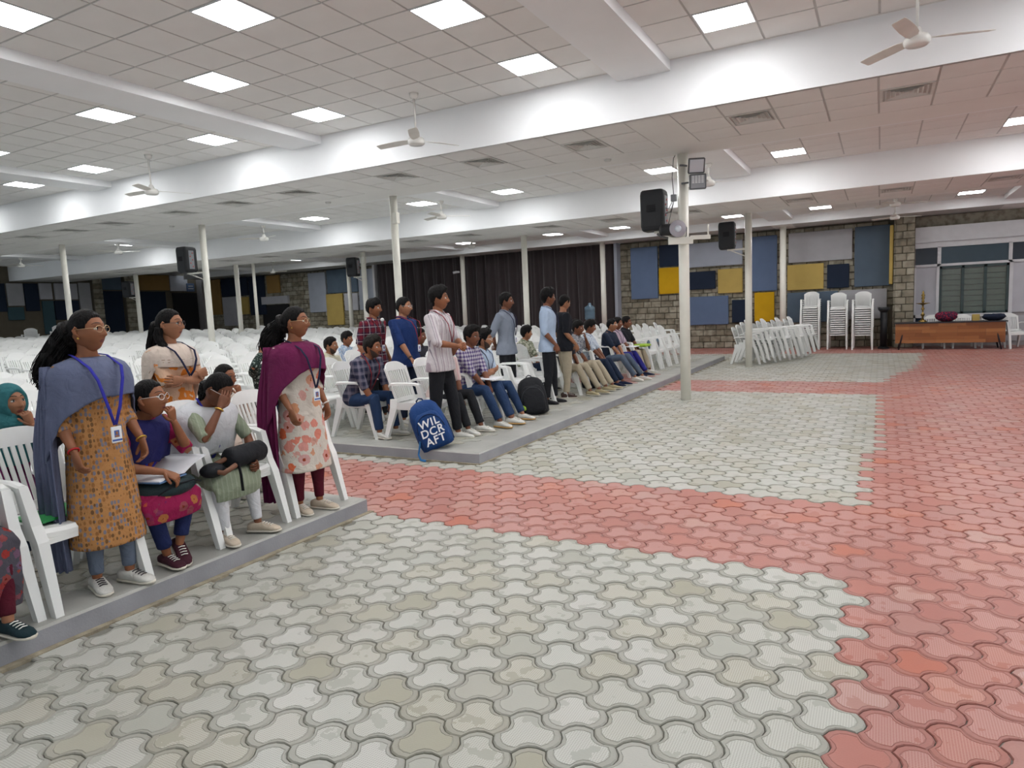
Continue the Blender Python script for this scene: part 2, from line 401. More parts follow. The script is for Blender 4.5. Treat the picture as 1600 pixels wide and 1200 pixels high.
for c in (0.22, -5.21, -10.64, -16.07, -21.5, 5.65):
    for dx in (-1.627, 0, 1.627): vents.append((c+dx, 8.10+1.5*T, F1)); vents.append((c+dx, 13.65+1.5*T, F2))
def near_any(x, y, z, L): return any(abs(x-a) < 0.2 and abs(y-b) < 0.2 and abs(z-c) < 0.05 for a, b, c in L)
tiles = []
for xs, ys, nx, ny, z in fields:
    for i in range(nx):
        for j in range(ny):
            x, y = xs+(i+.5)*T, ys+(j+.5)*T
            if x < X0 or x > X1 or near_any(x, y, z, lights) or near_any(x, y, z, vents): continue
            tiles.append((not inview(x, y, z, 20), math.hypot(x, y, z-1.5), x, y, z))
tiles.sort()
tm = MB(); h = T/2 - 0.011
tm.loft([[(-h, -h, .012), (h, -h, .012), (h, h, .012), (-h, h, .012)], [(-h, -h, .002), (h, -h, .002), (h, h, .002), (-h, h, .002)], [(-h+.004, -h+.004, 0), (h-.004, -h+.004, 0), (h-.004, h-.004, 0), (-h+.004, h-.004, 0)]])
TM = tm.mesh('ceiling_tile', 'ceiling_tile')
for q in tiles[:300]: link('ceiling_tile', TM, ceiling, (q[2], q[3], q[4]))
fm = MB()
for q in tiles[300:]:
    s0 = len(fm.v); fm.add([(a+q[2], b+q[3], c+q[4]) for a, b, c in tm.v], tm.f)
tag(fm.build('ceiling_tile_field', 'ceiling_tile', ceiling), kind='stuff')
# light panels
def light_things():
    fr = MB(); a, b = T/2-.008, T/2-.022
    for (x0, x1, y0, y1) in ((-a, a, -a, -b), (-a, a, b, a), (-a, -b, -b, b), (b, a, -b, b)): fr.box(x0, x1, y0, y1, -0.004, 0.012)
    FR = fr.mesh('frame', 'light_frame'); df = MB(); df.box(-b, b, -b, b, 0.001, 0.008); DF = df.mesh('diffuser', 'led')
    seen = [q for q in lights if inview(*q, 30)]
    for (x, y, z) in lights:
        bay = {C1: 'nearest', C2: 'middle', C3: 'farthest'}[z]
        ys = sorted({q[1] for q in seen if q[2] == z}, reverse=True)
        if (x, y, z) in seen:
            n_ = sorted(q[0] for q in seen if q[2] == z and q[1] == y).index(x); rw = ['farthest', 'second farthest', 'third farthest', 'nearest'][min(3, ys.index(y))]
            lb = f'lit square ceiling panel, {ORD[n_]} from left in {rw} row of {bay} bay'
        else: lb = 'unseen lit square ceiling panel outside the picture frame'
        t = thing('ceiling_light', lb, 'light', (x, y, z), 0, f'light panels of the {bay} ceiling bay' if (x, y, z) in seen else 'light panels outside the frame')
        link('frame', FR, t); link('diffuser', DF, t)
light_things()
def vent_things():
    fr = MB(); a = T/2-.01
    s_, b = a, a-.03
    for (x0, x1, y0, y1) in ((-s_, s_, -s_, -b), (-s_, s_, b, s_), (-s_, -b, -b, b), (b, s_, -b, b)): fr.box(x0, x1, y0, y1, -.004, .01)
    sq = lambda s_, z: [(-s_, -s_, z), (s_, -s_, z), (s_, s_, z), (-s_, s_, z)]
    for s_ in (a-.055, a-.10, a-.145, a-.19): fr.loft([sq(s_, -.006), sq(s_-.002, -.006), sq(s_-.020, .012), sq(s_-.018, .012), sq(s_, -.006)], False)
    fr.box(-.02, .02, -.02, .02, -.006, .01)
    FR = fr.mesh('louvre', 'vent_white'); bk = MB(); bk.box(-a+.01, a-.01, -a+.01, a-.01, .0125, .016); BK = bk.mesh('backing', 'vent_dark')
    seen = [q for q in vents if inview(*q, 20)]
    for (x, y, z) in seen:
        bay = 'nearest' if z == F1 else 'middle'
        lb = f'square louvred air vent, {ORD[sorted(q[0] for q in seen if q[2] == z).index(x)]} from left under the {bay} dropped beam' if (x, y, z) in seen else 'square louvred air vent outside the picture frame'
        t = thing('ceiling_vent', lb, 'vent', (x, y, z), 0, f'air vents of the {bay} beam')
        link('louvre', FR, t); link('backing', BK, t)
vent_things()
dt = MB(); dt.lathe([(.055, 0), (.055, -.012), (.04, -.03), (.02, -.034)], 16); DT = dt.mesh('smoke_detector', 'vent_white')
for i, (x, y, z) in enumerate(((-14.0, 9.95, F1), (-9.3, 9.95, F1), (-3.65, 9.95, F1), (1.45, 9.6, F1))):
    tag(link('smoke_detector', DT, None, (x, y, z)), f'small round smoke detector, {ORD[i]} from left under the nearest dropped beam', 'detector', 'smoke detectors')
# ceiling fans
def fan_proto():
    parts = {}
    rod = MB(); rod.cyl((0, 0, .06), (0, 0, 1), .013, n=10); parts['rod'] = rod
    cn = MB(); cn.lathe([(.012, -.07), (.05, -.05), (.06, 0)], 16); parts['canopy'] = cn
    mo = MB(); mo.lathe([(.0, -.055), (.085, -.052), (.105, -.035), (.11, .0), (.095, .03), (.05, .05), (.03, .1), (.015, .11)], 24); parts['motor'] = mo
    bl = MB(); L = [(0.09, .03, .004), (.16, .055, .006), (.3, .065, .006), (.5, .06, .003), (.58, .055, 0), (.60, .045, 0)]
    top = []; rg = []
    for (r, w_, z) in L: rg.append([(r, -w_, z-.012), (r, w_, z+.012), (r, w_, z+.016), (r, -w_, z-.008)])
    bl.loft(rg); parts['blade'] = bl
    return {k: v.mesh(k, 'fan_hub' if k in ('motor', 'rod', 'canopy') else 'fan_white') for k, v in parts.items()}
FP = fan_proto()
def fan(x, y, zh, zc, rot, label):
    t = thing('ceiling_fan', label, 'fan', (x, y, zh), rot)
    link('motor', FP['motor'], t)
    r = link('rod', FP['rod'], t); r.scale = (1, 1, zc-zh)
    link('canopy', FP['canopy'], t, (0, 0, zc-zh))
    for k in range(3): link('blade', FP['blade'], t, None, (0, 0, 2*pi/3*k))
fan(0.25, 7.30, 3.73, C1, math.radians(15), 'large white ceiling fan nearest the camera, upper right')
fan(-5.24, 7.28, 3.69, C1, math.radians(62), 'white ceiling fan in front of the nearest beam, upper middle')
fan(-10.59, 7.22, 3.69, C1, math.radians(64), 'white ceiling fan in front of the nearest beam, upper left')
fan(-2.6, 12.0, 3.50, C2-.115, math.radians(20), 'white ceiling fan just behind the pole with floodlights')
fan(-8.1, 12.0, 3.50, C2-.115, math.radians(40), 'white ceiling fan hung beyond the nearest beam, middle of the hall')
fan(-13.4, 12.0, 3.50, C2-.115, math.radians(100), 'white ceiling fan hung behind the pole with the left speaker')
fan(-18.9, 11.7, 3.58, C2-.115, math.radians(30), 'distant white ceiling fan over the left rows of chairs')
fan(-24.3, 11.8, 3.58, C2-.115, math.radians(70), 'farthest left white ceiling fan over the chairs')
fan(0.25, 17.0, 3.40, C3, math.radians(10), 'white ceiling fan above the stacked chairs')
fan(0.28, 19.2, 3.33, C3, math.radians(25), 'white ceiling fan in front of the stone pilaster')
fan(-21.2, 19.3, 3.38, C3, math.radians(15), 'small distant ceiling fan before the stone doorway')
fan(-10.6, 17.2, 3.40, C3, math.radians(60), 'white ceiling fan over the rows before the dark curtain')

# ================================================================ poles
def pole(x, y, ztop, label, r=0.075):
    t = thing('pole', label, 'pole', (x, y, 0))
    mb = MB(); mb.cyl((0, 0, 0), (0, 0, ztop), r, n=20); mb.build('shaft', 'pole_paint', t)
    return t
pole(-2.62, 10.34, F1, 'cream steel pole carrying two floodlights and a speaker', 0.078)
pole(-8.02, 10.3, F1, 'thick cream pole behind the man in the dark blue shirt', 0.07)
pole(-13.45, 10.3, F1, 'cream pole with a speaker between the orange dress and maroon shawl', 0.07)
pole(-18.9, 10.2, F1, 'cream pole just behind the head of the leftmost standing woman', 0.07)
pole(-2.57, 15.75, F2, 'cream pole with a small speaker left of the tilted chair stacks')
pole(-8.04, 15.6, F2, 'cream pole behind the man in the light blue shirt')
pole(-13.38, 15.6, F2, 'cream pole with a speaker beside the dark curtain edge')
pole(-18.85, 15.6, F2, 'cream pole in front of the navy and tan wall panels')
pole(-24.0, 15.4, F2, 'cream pole with a speaker at the dark left openings')
for x, l in ((-2.5, 'white pole between the light grey and blue wall panels'), (-8.04, 'thin cream pole before the right end of the dark curtain'), (-13.5, 'thin cream pole before the middle of the dark curtain'), (-19.0, 'thin cream pole before the blue panels left of the curtain')):
    pole(x, 21.2, F3, l, 0.085)
pole(-21.5, 18.6, C3, 'slim pole before the stone doorway at the far left', 0.06)
# ================================================================ back wall of stone blocks, panels, curtain, window front
wm = MB(); wm.box(-29, 0.8, WY, WY+0.3, 0, 3.95)
wall_back = tag(wm.build('wall_back', 'mortar'), 'stone block wall at the far end of the hall', None, None, 'structure')
bm_ = MB(); bm_.bbox(-.5, .5, -.03, .03, -.5, .5, 0.012); 
def block_mesh(w_, h_):
    mb = MB(); mb.bbox(-w_/2, w_/2, -.035, .03, -h_/2, h_/2, .012); return mb.mesh('stone_block', 'stone')
BW, BH = 0.40, 0.195
BLK = [block_mesh(w_, BH-.018) for w_ in (0.24, 0.31, 0.38)]
PAN = [('blue', 'p_blue',-7.32,-6.41,1.66,3.35),('navy','p_navy',-6.35,-5.50,2.67,3.36),('orange','p_orange',-6.37,-5.51,1.79,2.63),('light','p_light',-5.40,-3.75,2.58,3.33),('navy','p_navy',-5.41,-4.57,1.88,2.44),
 ('tan','p_tan',-4.49,-3.75,1.72,2.47),('blue','p_blue',-5.44,-4.18,0.75,1.65),('navy','p_navy',-4.07,-3.49,0.80,1.50),('blue','p_blue',-3.51,-2.75,1.73,3.38),('orange','p_orange',-3.40,-2.83,0.80,1.69),('light','p_grey',-2.43,-0.73,2.52,3.39),
 ('tan','p_tan',-2.46,-1.47,1.71,2.46),('navy','p_navy',-1.38,-0.80,1.72,2.40),('blue','p_slate',-0.67,0.22,1.72,3.41),('slate','p_slate',-2.46,-1.09,0.75,1.64),('light','p_grey',-1.06,0.16,0.80,1.64),
 ('light','p_light',-21.94,-20.94,1.74,3.44),('blue','p_slate',-20.85,-19.15,2.52,3.50),('tan','p_tan',-20.97,-20.03,1.16,2.49),('light','p_white',-19.93,-19.19,1.75,2.47),('light','p_light',-19.11,-18.19,1.75,3.42),
 ('orange','p_brown',-24.51,-23.70,2.70,3.50),('navy','p_navy',-27.58,-25.78,2.68,3.52),('light','p_white',-27.58,-26.65,1.30,2.66),('tan','p_tan',-26.32,-25.80,1.81,2.61),('navy','p_navy',-25.70,-24.69,1.76,3.52),('brown','p_brown',-28.61,-27.69,1.86,3.52)]
CN = {'p_blue': 'blue', 'p_navy': 'dark navy', 'p_orange': 'bright orange', 'p_light': 'pale blue', 'p_tan': 'mustard tan', 'p_grey': 'light grey', 'p_slate': 'slate blue', 'p_white': 'greyish white', 'p_brown': 'brown ochre'}
blocks = []
z = BH/2; row = 0
while z < 3.6:
    for (xa, xe) in ((-7.72, 0.30), (-28.9, -18.1)):
        x = xa
        rr = random.Random(row*77+int(xa*10)); first = True
        while x < xe - 0.12:
            i = rr.randrange(3); w_ = (0.24, 0.31, 0.38)[i] + .018
            if x + w_ > xe + .1: break
            xc = x + w_/2
            hid = any(a+.02 < x and x+w_ < b-.02 and c+.02 < z-BH/2 and z+BH/2 < d-.02 for _, _, a, b, c, d in PAN) or (-24.9 < xc < -23.3 and z < 2.2)
            if not hid: blocks.append((0 if xa > -10 else 1, abs(xc), xc, z, i))
            x += w_
    z += BH; row += 1
blocks.sort()
for q in blocks[:300]: link('stone_block', BLK[q[4]], wall_back, (q[2], WY-.008+random.uniform(-.008, .008), q[3]))
def block_field(qs, name, parent):
    mb = MB()
    for q in qs:
        w_ = (0.24, 0.31, 0.38)[q[4]]; mb.bbox(q[2]-w_/2, q[2]+w_/2, WY-.045, WY+.02, q[3]-BH/2+.009, q[3]+BH/2-.009, .012)
    o = mb.build(name, 'stone', parent); n = len(o.data.polygons); at = o.data.attributes.new('rnd', 'FLOAT', 'FACE')
    per = n // max(1, len(qs)); at.data.foreach_set('value', [random.Random(i//per).random() for i in range(n)]); tag(o, kind='stuff')
block_field(blocks[300:], 'stone_block_field', wall_back)
WHERE = ['tall, nearest the right edge of the curtain', 'above the orange one, behind the floodlight pole', 'between curtain and floodlight pole', 'wide, behind the small speaker', 'small, under the wide pale blue panel', 'square, under the small speaker',
 'low and wide, above the chair backs', 'low, left of the small speaker pole', 'tall, right of the small speaker pole', 'low, just above the tilted chairs', 'wide, above the left chair stack', 'square, above the left chair stack', 'small square, above the middle chair stack', 'tall, beside the stone pilaster', 'low, behind the left chair stack', 'low, behind the right chair stack',
 'tall, right of the far stone doorway', 'wide, high up left of the curtain', 'narrow, standing low left of the curtain', 'small, beside the low tan panel', 'tall, at the left edge of the curtain',
 'square, above the far stone doorway', 'square, high on the far left wall', 'upright, low on the far left wall', 'small, low on the far left wall', 'tall, left of the far stone doorway', 'tall, farthest left on the stone wall']
for (nm, m_, a, b, c, d), wh in zip(PAN, WHERE):
    mb = MB(); mb.bbox(a, b, WY-.13, WY-.05, c, d, .012)
    o = mb.build('wall_panel', m_); tag(o, f'{CN[m_]} acoustic wall panel, {wh}', 'panel')
# stone doorway far left
mb = MB(); mb.box(-24.97, -23.29, WY-.06, WY-.02, 0, 2.18); tag(mb.build('door_1', 'black_gap'), kind='structure', label='dark opening in the far stone wall')
mb = MB(); mb.box(-24.89, -23.22, WY-.16, WY-.03, 2.21, 2.55); tag(mb.build('trim_1', 'p_white'), kind='structure', label='white lintel board above the dark doorway')
# curtain
def curtain():
    t = thing('curtain', 'long dark brown stage curtain hanging in deep folds', 'curtain', (-12.83, 21.75, 0))
    n = 420; xs = [-5.1 + 10.2*i/n for i in range(n+1)]
    rg = []
    for zz, amp in ((0.02, 1.1), (0.6, 1.0), (1.6, .9), (2.8, .75), (3.5, .45), (3.78, .25)):
        rg.append([(x + .02*math.sin(x*9+zz), -amp*(.07*math.sin(x*13.5+.35*math.sin(x*2.1)) + .03*math.sin(x*31+1.3*math.sin(x*3.3)+zz*.25)), zz) for x in xs])
    for (a, b) in ((0, 205), (203, n)):
        mb = MB(); mb.loft([r[a:b+1] for r in rg], cap=False, closed=False, smooth=True)
        o = mb.build('curtain_panel', 'curtain', t); md = o.modifiers.new('thick', 'SOLIDIFY'); md.thickness = .012
    mb = MB(); mb.cyl((-5.15, 0, 3.80), (5.15, 0, 3.80), .02, n=8); mb.build('curtain_rail', 'frame_white', t)
curtain()
mb = MB(); mb.box(-7.80, -7.70, 21.6, 21.98, 0, 3.54); tag(mb.build('trim_2', 'p_light'), kind='structure', label='pale blue upright trim at the right edge of the curtain')
mb = MB(); mb.box(-18.10, -18.0, 21.6, 21.98, 0, 3.54); tag(mb.build('trim_3', 'frame_white'), kind='structure', label='white upright trim at the left edge of the curtain')
# stone pilaster and window front
pil = MB(); pil.box(0.34, 0.80, 21.42, 22.0, 0, 3.54); P_ = tag(pil.build('wall_pilaster', 'mortar'), 'stone block pilaster right of the wall panels', None, None, 'structure')
z = 0.1; r_ = 0
PB = {}
def pb(w_, h_):
    k = (round(w_, 3), round(h_, 3))
    if k not in PB: PB[k] = block_mesh(*k)
    return PB[k]
ph = 3.54/18
for r_ in range(18):
    z = (r_+.5)*ph; sp = (.17, .29) if r_ % 2 else (.27, .19)
    x = 0.335
    for w_ in sp:
        link('stone_block', pb(w_-.014, ph-.014), P_, (x+w_/2, 21.415+random.uniform(-.006, .006), z)); x += w_
    o = link('stone_block', pb(.56, ph-.014), P_, (0.335, 21.71, z), (0, 0, pi/2))
mb = MB(); mb.bbox(.20, .29, 21.5, 21.85, 1.75, 3.35, .01); tag(mb.build('wall_panel', 'p_tan'), 'narrow mustard panel on the left flank of the stone pilaster', 'panel')
wr = MB(); wr.box(0.80, 9.0, 22.0, 22.3, 0, 3.95); wall_right = tag(wr.build('wall_facade', 'stone'), 'dark stone wall above the window front', None, None, 'structure')
mb = MB(); mb.box(0.80, 9.0, 21.80, 22.0, 2.83, 3.24); tag(mb.build('trim_4', 'frame_white'), kind='structure', label='white horizontal band above the windows')
def win_front():
    g = tag(link('window_1', None, None, (0, 0, 0)), 'shuttered window front with white frames right of the pilaster', None, None, 'structure')
    mb = MB(); mb.box(0.80, 9.0, 21.93, 22.0, 0, 2.83); mb.build('backing', 'frame_grey', g)
    fr = MB()
    for (a, b, c, d) in ((0.80, 9.0, 2.68, 2.83), (0.80, 9.0, 2.17, 2.235), (1.345, 1.43, 2.2, 2.7), (2.92, 3.0, 2.2, 2.7), (1.33, 1.40, 0.3, 2.2), (2.95, 3.03, 0.3, 2.2), (0.80, 0.86, 0.3, 2.2), (1.4, 2.96, 0.78, 0.87), (0.8, 1.34, 0.78, 0.87), (4.4, 4.48, 0.3, 2.7)):
        fr.box(a, b, 21.86, 21.94, c, d)
    fr.build('window_frame', 'frame_white', g)
    for nm, m_, a, b, c, d in (('pane', 'dark_glass', .84, 1.345, 2.235, 2.68), ('pane', 'dark_blue_glass', 1.43, 2.92, 2.235, 2.68), ('pane', 'dark_glass', 3.0, 4.4, 2.235, 2.68), ('side_panel', 'p_white', .86, 1.33, .87, 2.17), ('side_panel', 'p_white', 3.03, 4.4, .87, 2.17), ('sill_panel', 'p_navy', .86, 1.33, .3, .78), ('sill_panel', 'p_grey', 1.4, 4.4, .12, .78)):
        q = MB(); q.box(a, b, 21.90, 21.935, c, d); q.build(nm, m_, g)
    sh = MB(); 
    for (a, b) in ((1.40, 1.46), (1.90, 1.97), (2.40, 2.47), (2.89, 2.95)): sh.box(a, b, 21.87, 21.93, .87, 2.17)
    sh.box(1.40, 2.95, 21.87, 21.93, .87, .93); sh.box(1.40, 2.95, 21.87, 21.93, 2.10, 2.17); sh.build('shutter_frame', 'shutter_green', g)
    sl = MB(); sl.loft([[(0, -.02, -.075), (.43, -.02, -.075), (.43, -.015, -.075), (0, -.015, -.075)], [(0, .0, .06), (.43, .0, .06), (.43, .005, .06), (0, .005, .06)]]); SL = sl.mesh('slat', 'slat_green')
    for a in (1.465, 1.972, 2.465):
        for k in range(8): link('slat', SL, g, (a, 21.91, 1.0+k*.145))
win_front()

# left side wall with its boards and dark openings
wl = MB(); wl.box(-29.3, -29, 12.9, 23.8, 0, 3.95); wall_left = tag(wl.build('wall_left', 'mortar'), 'dim left side wall with boards and dark openings', None, None, 'structure')
k_ = .909
LEFT = [('dark navy board','p_navy',14.25,14.74,2.31,3.47),('grey board','p_grey',14.80,15.42,2.54,3.48),('teal board','p_teal',14.76,15.36,1.95,2.49),('dark navy board','p_navy',15.46,16.0,2.31,3.48),('white board','p_white',16.04,16.55,2.80,3.50),('teal board','p_teal',16.1,16.56,1.3,2.74),('white board','p_white',16.66,17.62,2.79,3.50),('navy board','p_navy',16.6,17.62,1.9,2.74),('grey board','p_grey',17.68,18.2,2.27,3.54),
 ('blue board','p_slate',18.73,19.67,3.23,3.83),('dark navy opening','p_navy',18.68,19.67,1.0,3.17),('brown ochre board','p_brown',20.51,22.17,3.21,3.98),('dark navy opening','p_navy',20.5,21.9,1.0,3.14),('white board','p_white',22.2,23.2,3.18,3.98),('black opening','black_gap',22.3,23.7,0.6,3.08)]
LW = ['leftmost, at the frame edge', 'between the two dark navy boards, far left', 'low, between the dark navy boards, far left', 'second from the left frame edge', 'just left of the leftmost pole', 'low, just left of the leftmost pole', 'just right of the leftmost pole', 'low, just right of the leftmost pole', 'beside the far left stone pier', 'high, right of the far left stone pier', 'right of the far left stone pier', 'high, under the far left ceiling', 'under the brown ochre board', 'carrying the small blue sign', 'under the small blue sign']
for (nm, m_, a, b, c, d), wh in zip(LEFT, LW):
    mb = MB(); mb.bbox(-29.0, -28.92, a*k_, b*k_, 1.5+(c-1.5)*k_, min(1.5+(d-1.5)*k_, 3.74), .01); o = mb.build('wall_board', m_)
    tag(o, f'{nm} on the left wall, {wh}', 'board')
for (a, b, t_) in ((18.22, 18.66, 3.75), (19.73, 20.45, 3.9)):
    mb = MB(); mb.box(-29.0, -28.8, a*k_, b*k_, 0, 3.77); o = tag(mb.build('wall_pier', 'mortar'), 'stone pier on the left side wall', None, None, 'structure')
    w_ = (b-a)*k_
    for r_ in range(18): link('stone_block', pb(w_-.02, .19), o, (-28.79, (a+b)/2*k_, .1+r_*.207), (0, 0, pi/2))
sg = thing('wall_sign', 'small blue sign with two lines of pale lettering, far left', 'sign', (-28.9, 21.2, 3.2))
mb = MB(); mb.bbox(-.02, .03, -.2, .2, -.19, .19, .008); mb.build('board', 'p_blue', sg)
mb = MB(); 
for zz, wd in ((.06, .12), (-.06, .14)): mb.box(.03, .034, -wd, wd, zz-.02, zz+.02)
mb.build('lettering', 'frame_white', sg)
mb = MB(); mb.box(-29, -28.6, 21.6, 22.0, 0, 3.8); tag(mb.build('trim_5', 'frame_grey'), kind='structure', label='dark corner post at the far left corner')
# ================================================================ white plastic armchairs
def plastic():
    m, nt, b = _new('plastic')
    oi = N(nt, 'ShaderNodeObjectInfo'); tc = N(nt, 'ShaderNodeTexCoord')
    nz = N(nt, 'ShaderNodeTexNoise', i_Scale=5.0, i_Detail=4.0); nt.links.new(tc.outputs['Object'], nz.inputs['Vector'])
    c = ramp(nt, oi.outputs['Random'], [(0, (0.74, 0.75, 0.74)), (1, (0.82, 0.83, 0.82))])
    nt.links.new(mixc(nt, math_n(nt, 'MULTIPLY', nz.outputs['Fac'], .15), c, (.58, .57, .50)), b.inputs['Base Color'])
    b.inputs['Roughness'].default_value = 0.32; b.inputs['Subsurface Weight'].default_value = 0.0
plastic()
def chair_parts():
    P = {}
    s = MB()   # seat: dished slab with rounded front lip
    prof = [(-.20, .425), (-.10, .408), (.05, .405), (.18, .418), (.235, .415), (.25, .395), (.25, .37), (.235, .37)]
    rg = []
    for (x, z) in prof:
        w_ = .215 + (.02 if x > 0 else 0); t = .03 if x < .24 else .0
        rg.append([(x, -w_, z-.035), (x, -w_, z), (x, -w_*.5, z-.012), (x, w_*.5, z-.012), (x, w_, z), (x, w_, z-.035)])
    s.loft(rg, smooth=False); 
    for sd in (-1, 1): s.box(-.20, .23, sd*.235-.012, sd*.235+.012, .345, .425)
    P['seat'] = s
    b = MB()   # backrest
    def bp(y, z):      # point on the curved, raked back
        t = (z-.42)/.44; return (-.20 - .15*t + .55*y*y, y, z)
    def strip(ya0, ya1, yb0, yb1, za, zb, n=4, th=.018):
        rg = []
        for i in range(n+1):
            t = i/n; z = za+(zb-za)*t; y0 = ya0+(yb0-ya0)*t; y1 = ya1+(yb1-ya1)*t
            p, q = bp(y0, z), bp(y1, z); rg.append([p, q, (q[0]-th, q[1], q[2]), (p[0]-th, p[1], p[2])])
        b.loft(rg)
    for i in range(8):       # slats
        y = -.145 + .29*i/7; strip(y*.92-.011, y*.92+.011, y*1.05-.012, y*1.05+.012, .45, .775, 3, .012)
    for sd in (-1, 1): strip(sd*.185-.022, sd*.185+.022, sd*.205-.022, sd*.205+.022, .40, .80, 4, .022)
    strip(-.19, .19, -.185, .185, .42, .465, 1, .02)
    n = 10; top = []; 
    for i in range(n+1):    # arched top rail
        y = -.227 + .454*i/n; zt = .865 - .085*abs(y/.227)**3.0; 
        p, q = bp(y, .765), bp(y, zt); top.append([p, q, (q[0]-.02, q[1], q[2]-.004), (p[0]-.02, p[1], p[2])])
    b.loft(top)
    P['backrest'] = b
    for sd in (-1, 1):
        a = MB(); pts = [(-.265, sd*.225, .61), (-.2, sd*.262, .635), (-.05, sd*.275, .64), (.10, sd*.275, .64), (.165, sd*.272, .625)]
        rg = []
        for i, (x, y, z) in enumerate(pts):
            w_ = (.016, .026, .030, .030, .026)[i]; rg.append([(x, y-w_, z-.018), (x, y+w_, z-.018), (x, y+w_, z+.004), (x, y+w_*.5, z+.012), (x, y-w_*.5, z+.012), (x, y-w_, z+.004)])
        a.loft(rg); P['armrest'+('L' if sd > 0 else 'R')] = a
        f = MB(); rg = []       # front leg runs from the arm to the floor
        for (x, y, z, u, v) in ((.15, sd*.272, .63, .026, .024), (.20, sd*.262, .44, .034, .028), (.24, sd*.262, .36, .034, .03), (.335, sd*.272, 0, .022, .022)):
            rg.append([(x-u, y-v, z), (x+u, y-v, z), (x+u, y+v, z), (x-u, y+v, z)])
        f.loft(rg); P['legF'+('L' if sd > 0 else 'R')] = f
        r = MB(); rg = []
        for (x, y, z, u, v) in ((-.20, sd*.225, .46, .05, .018), (-.205, sd*.235, .36, .045, .024), (-.325, sd*.255, 0, .022, .022)):
            rg.append([(x-u, y-v, z), (x+u, y-v, z), (x+u, y+v, z), (x-u, y+v, z)])
        r.loft(rg); P['legR'+('L' if sd > 0 else 'R')] = r
    for q in P.values(): q.v = [(x, y*.89, z) for x, y, z in q.v]
    return P
CP = chair_parts()
CPM = {k: v.mesh(k, 'plastic') for k, v in CP.items()}
allc = MB()
for v in CP.values(): allc.add(v.v, v.f)
CHM = allc.mesh('plastic_chair', 'plastic')
# far chairs: the same outline with fewer faces
st_ = MB()
for k, v in CP.items():
    if k != 'seat': st_.add(v.v, v.f)
rg_ = [[(x, -.19, z-.016), (x, -.19, z), (x, .19, z), (x, .19, z-.016)] for x, z in ((-.20, .425), (0, .406), (.18, .418), (.24, .412), (.25, .398))]
st_.loft(rg_); SCM = st_.mesh('plastic_chair', 'plastic')
CNAME = {'seat': 'seat', 'backrest': 'backrest', 'armrestL': 'armrest', 'armrestR': 'armrest', 'legFL': 'leg', 'legFR': 'leg', 'legRL': 'leg', 'legRR': 'leg'}
def chair(x, y, z, rz, label, group=None, parts=True):
    if parts:
        t = thing('plastic_chair', label, 'chair', (x, y, z), rz, group)
        for k, n_ in CNAME.items(): link(n_, CPM[k], t)
        return t
    return tag(link('plastic_chair', CHM, None, (x, y, z), (0, 0, rz)), label, 'chair', group)
ru = random.uniform
# front chairs of the near platform
chair(-3.86, 1.36, PH, ru(-.05, .05), 'white armchair at the left frame edge under the floral trousers')
chair(-3.84, 1.90, PH, .04, 'white slatted armchair with a green folder behind the grey shawl')
chair(-3.90, 2.42, PH, -.03, 'white armchair of the girl writing in the notebook')
chair(-3.90, 2.95, PH, .03, 'white armchair of the girl in the white shawl')
chair(-3.92, 3.54, PH, .0, 'white armchair behind the woman in the maroon shawl, at the platform corner')
# front chairs of the far platform
ROW1 = [6.06, 6.58, 7.06, 7.52, 8.06, 8.58, 9.12, 9.98, 10.48, 11.0, 11.98, 12.62, 13.16, 13.75, 14.3, 14.9, 15.5, 16.1]
R1L = ['empty white armchair just left of the blue backpack', 'white armchair of the man in the pink striped shirt', 'white armchair of the man in the purple checked shirt', 'white armchair of the bearded man with crossed arms', 'first empty white armchair right of the bearded seated man', 'second empty white armchair right of the bearded seated man', 'white armchair right behind the man in the light blue shirt',
       'white armchair of the man in beige trousers left of the smiling man', 'white armchair of the smiling man in the patterned shirt', 'white armchair of the man in the blue print shirt', 'white armchair of the man in the navy polo', 'white armchair of the man in the pale pink shirt', 'white armchair of the man at the far end of the seated row']
for i, y in enumerate(ROW1):
    x = -4.50 + (0.12 if i > 12 else 0) + ru(-.03, .03)
    if i < len(R1L): chair(x, y, PH, ru(-.08, .08), R1L[i])
    else: chair(x, y, PH, ru(-.06, .06), f'{ORD[i-12]} empty front row white armchair beyond the last seated man', 'empty front row chairs beyond the seated men')
chair(-5.30, 6.06, PH, .03, 'white armchair of the seated man in the dark plaid shirt')
# the rows behind
spots = []
for r in range(1, 33):
    xr = -4.50 - 0.78*r
    for c_ in range(0, 26):
        y = 6.12 + 0.56*c_ + (.1 if r % 2 else 0)
        if y < 19.0 and not (r == 1 and c_ < 3) and inview(xr, y, .7, 10) and xr > -27.5: spots.append([xr+ru(-.07, .07), y+ru(-.06, .06), ru(-.12, .12), f'empty white armchair, {ORD[c_]} from the aisle in chair row {ORD[r]} of the far platform'])
    xr = -3.88 - 0.78*r
    for c_ in range(0, 5):
        y = 1.36 + 0.56*c_
        if inview(xr, y, .6, 30): spots.append([xr+ru(-.05, .05), y+ru(-.04, .04), ru(-.12, .12), f'empty white armchair, place {ORD[c_]} in row {ORD[r]} behind the standing women'])
for r in range(1, 16):      # the chairs filling the aisle behind the front rows
    xr = -9.5 - .78*r
    for c_, y in enumerate((4.2, 4.8, 5.4)):
        if inview(xr, y, .6, 30): spots.append([xr+ru(-.05, .05), y+ru(-.05, .05), ru(-.1, .1), f'empty white armchair, {ORD[c_]} of row {ORD[r]} filling the back of the aisle'])
spots.sort(key=lambda q: math.hypot(q[0], q[1]))
for i, (x, y, a, lb) in enumerate(spots[:215]):
    chair(x, y, PH + (rise(x) if not 3.87 < y < 5.53 else -PH), a, lb, 'white chairs in the rows', i < 30)
cf = MB()
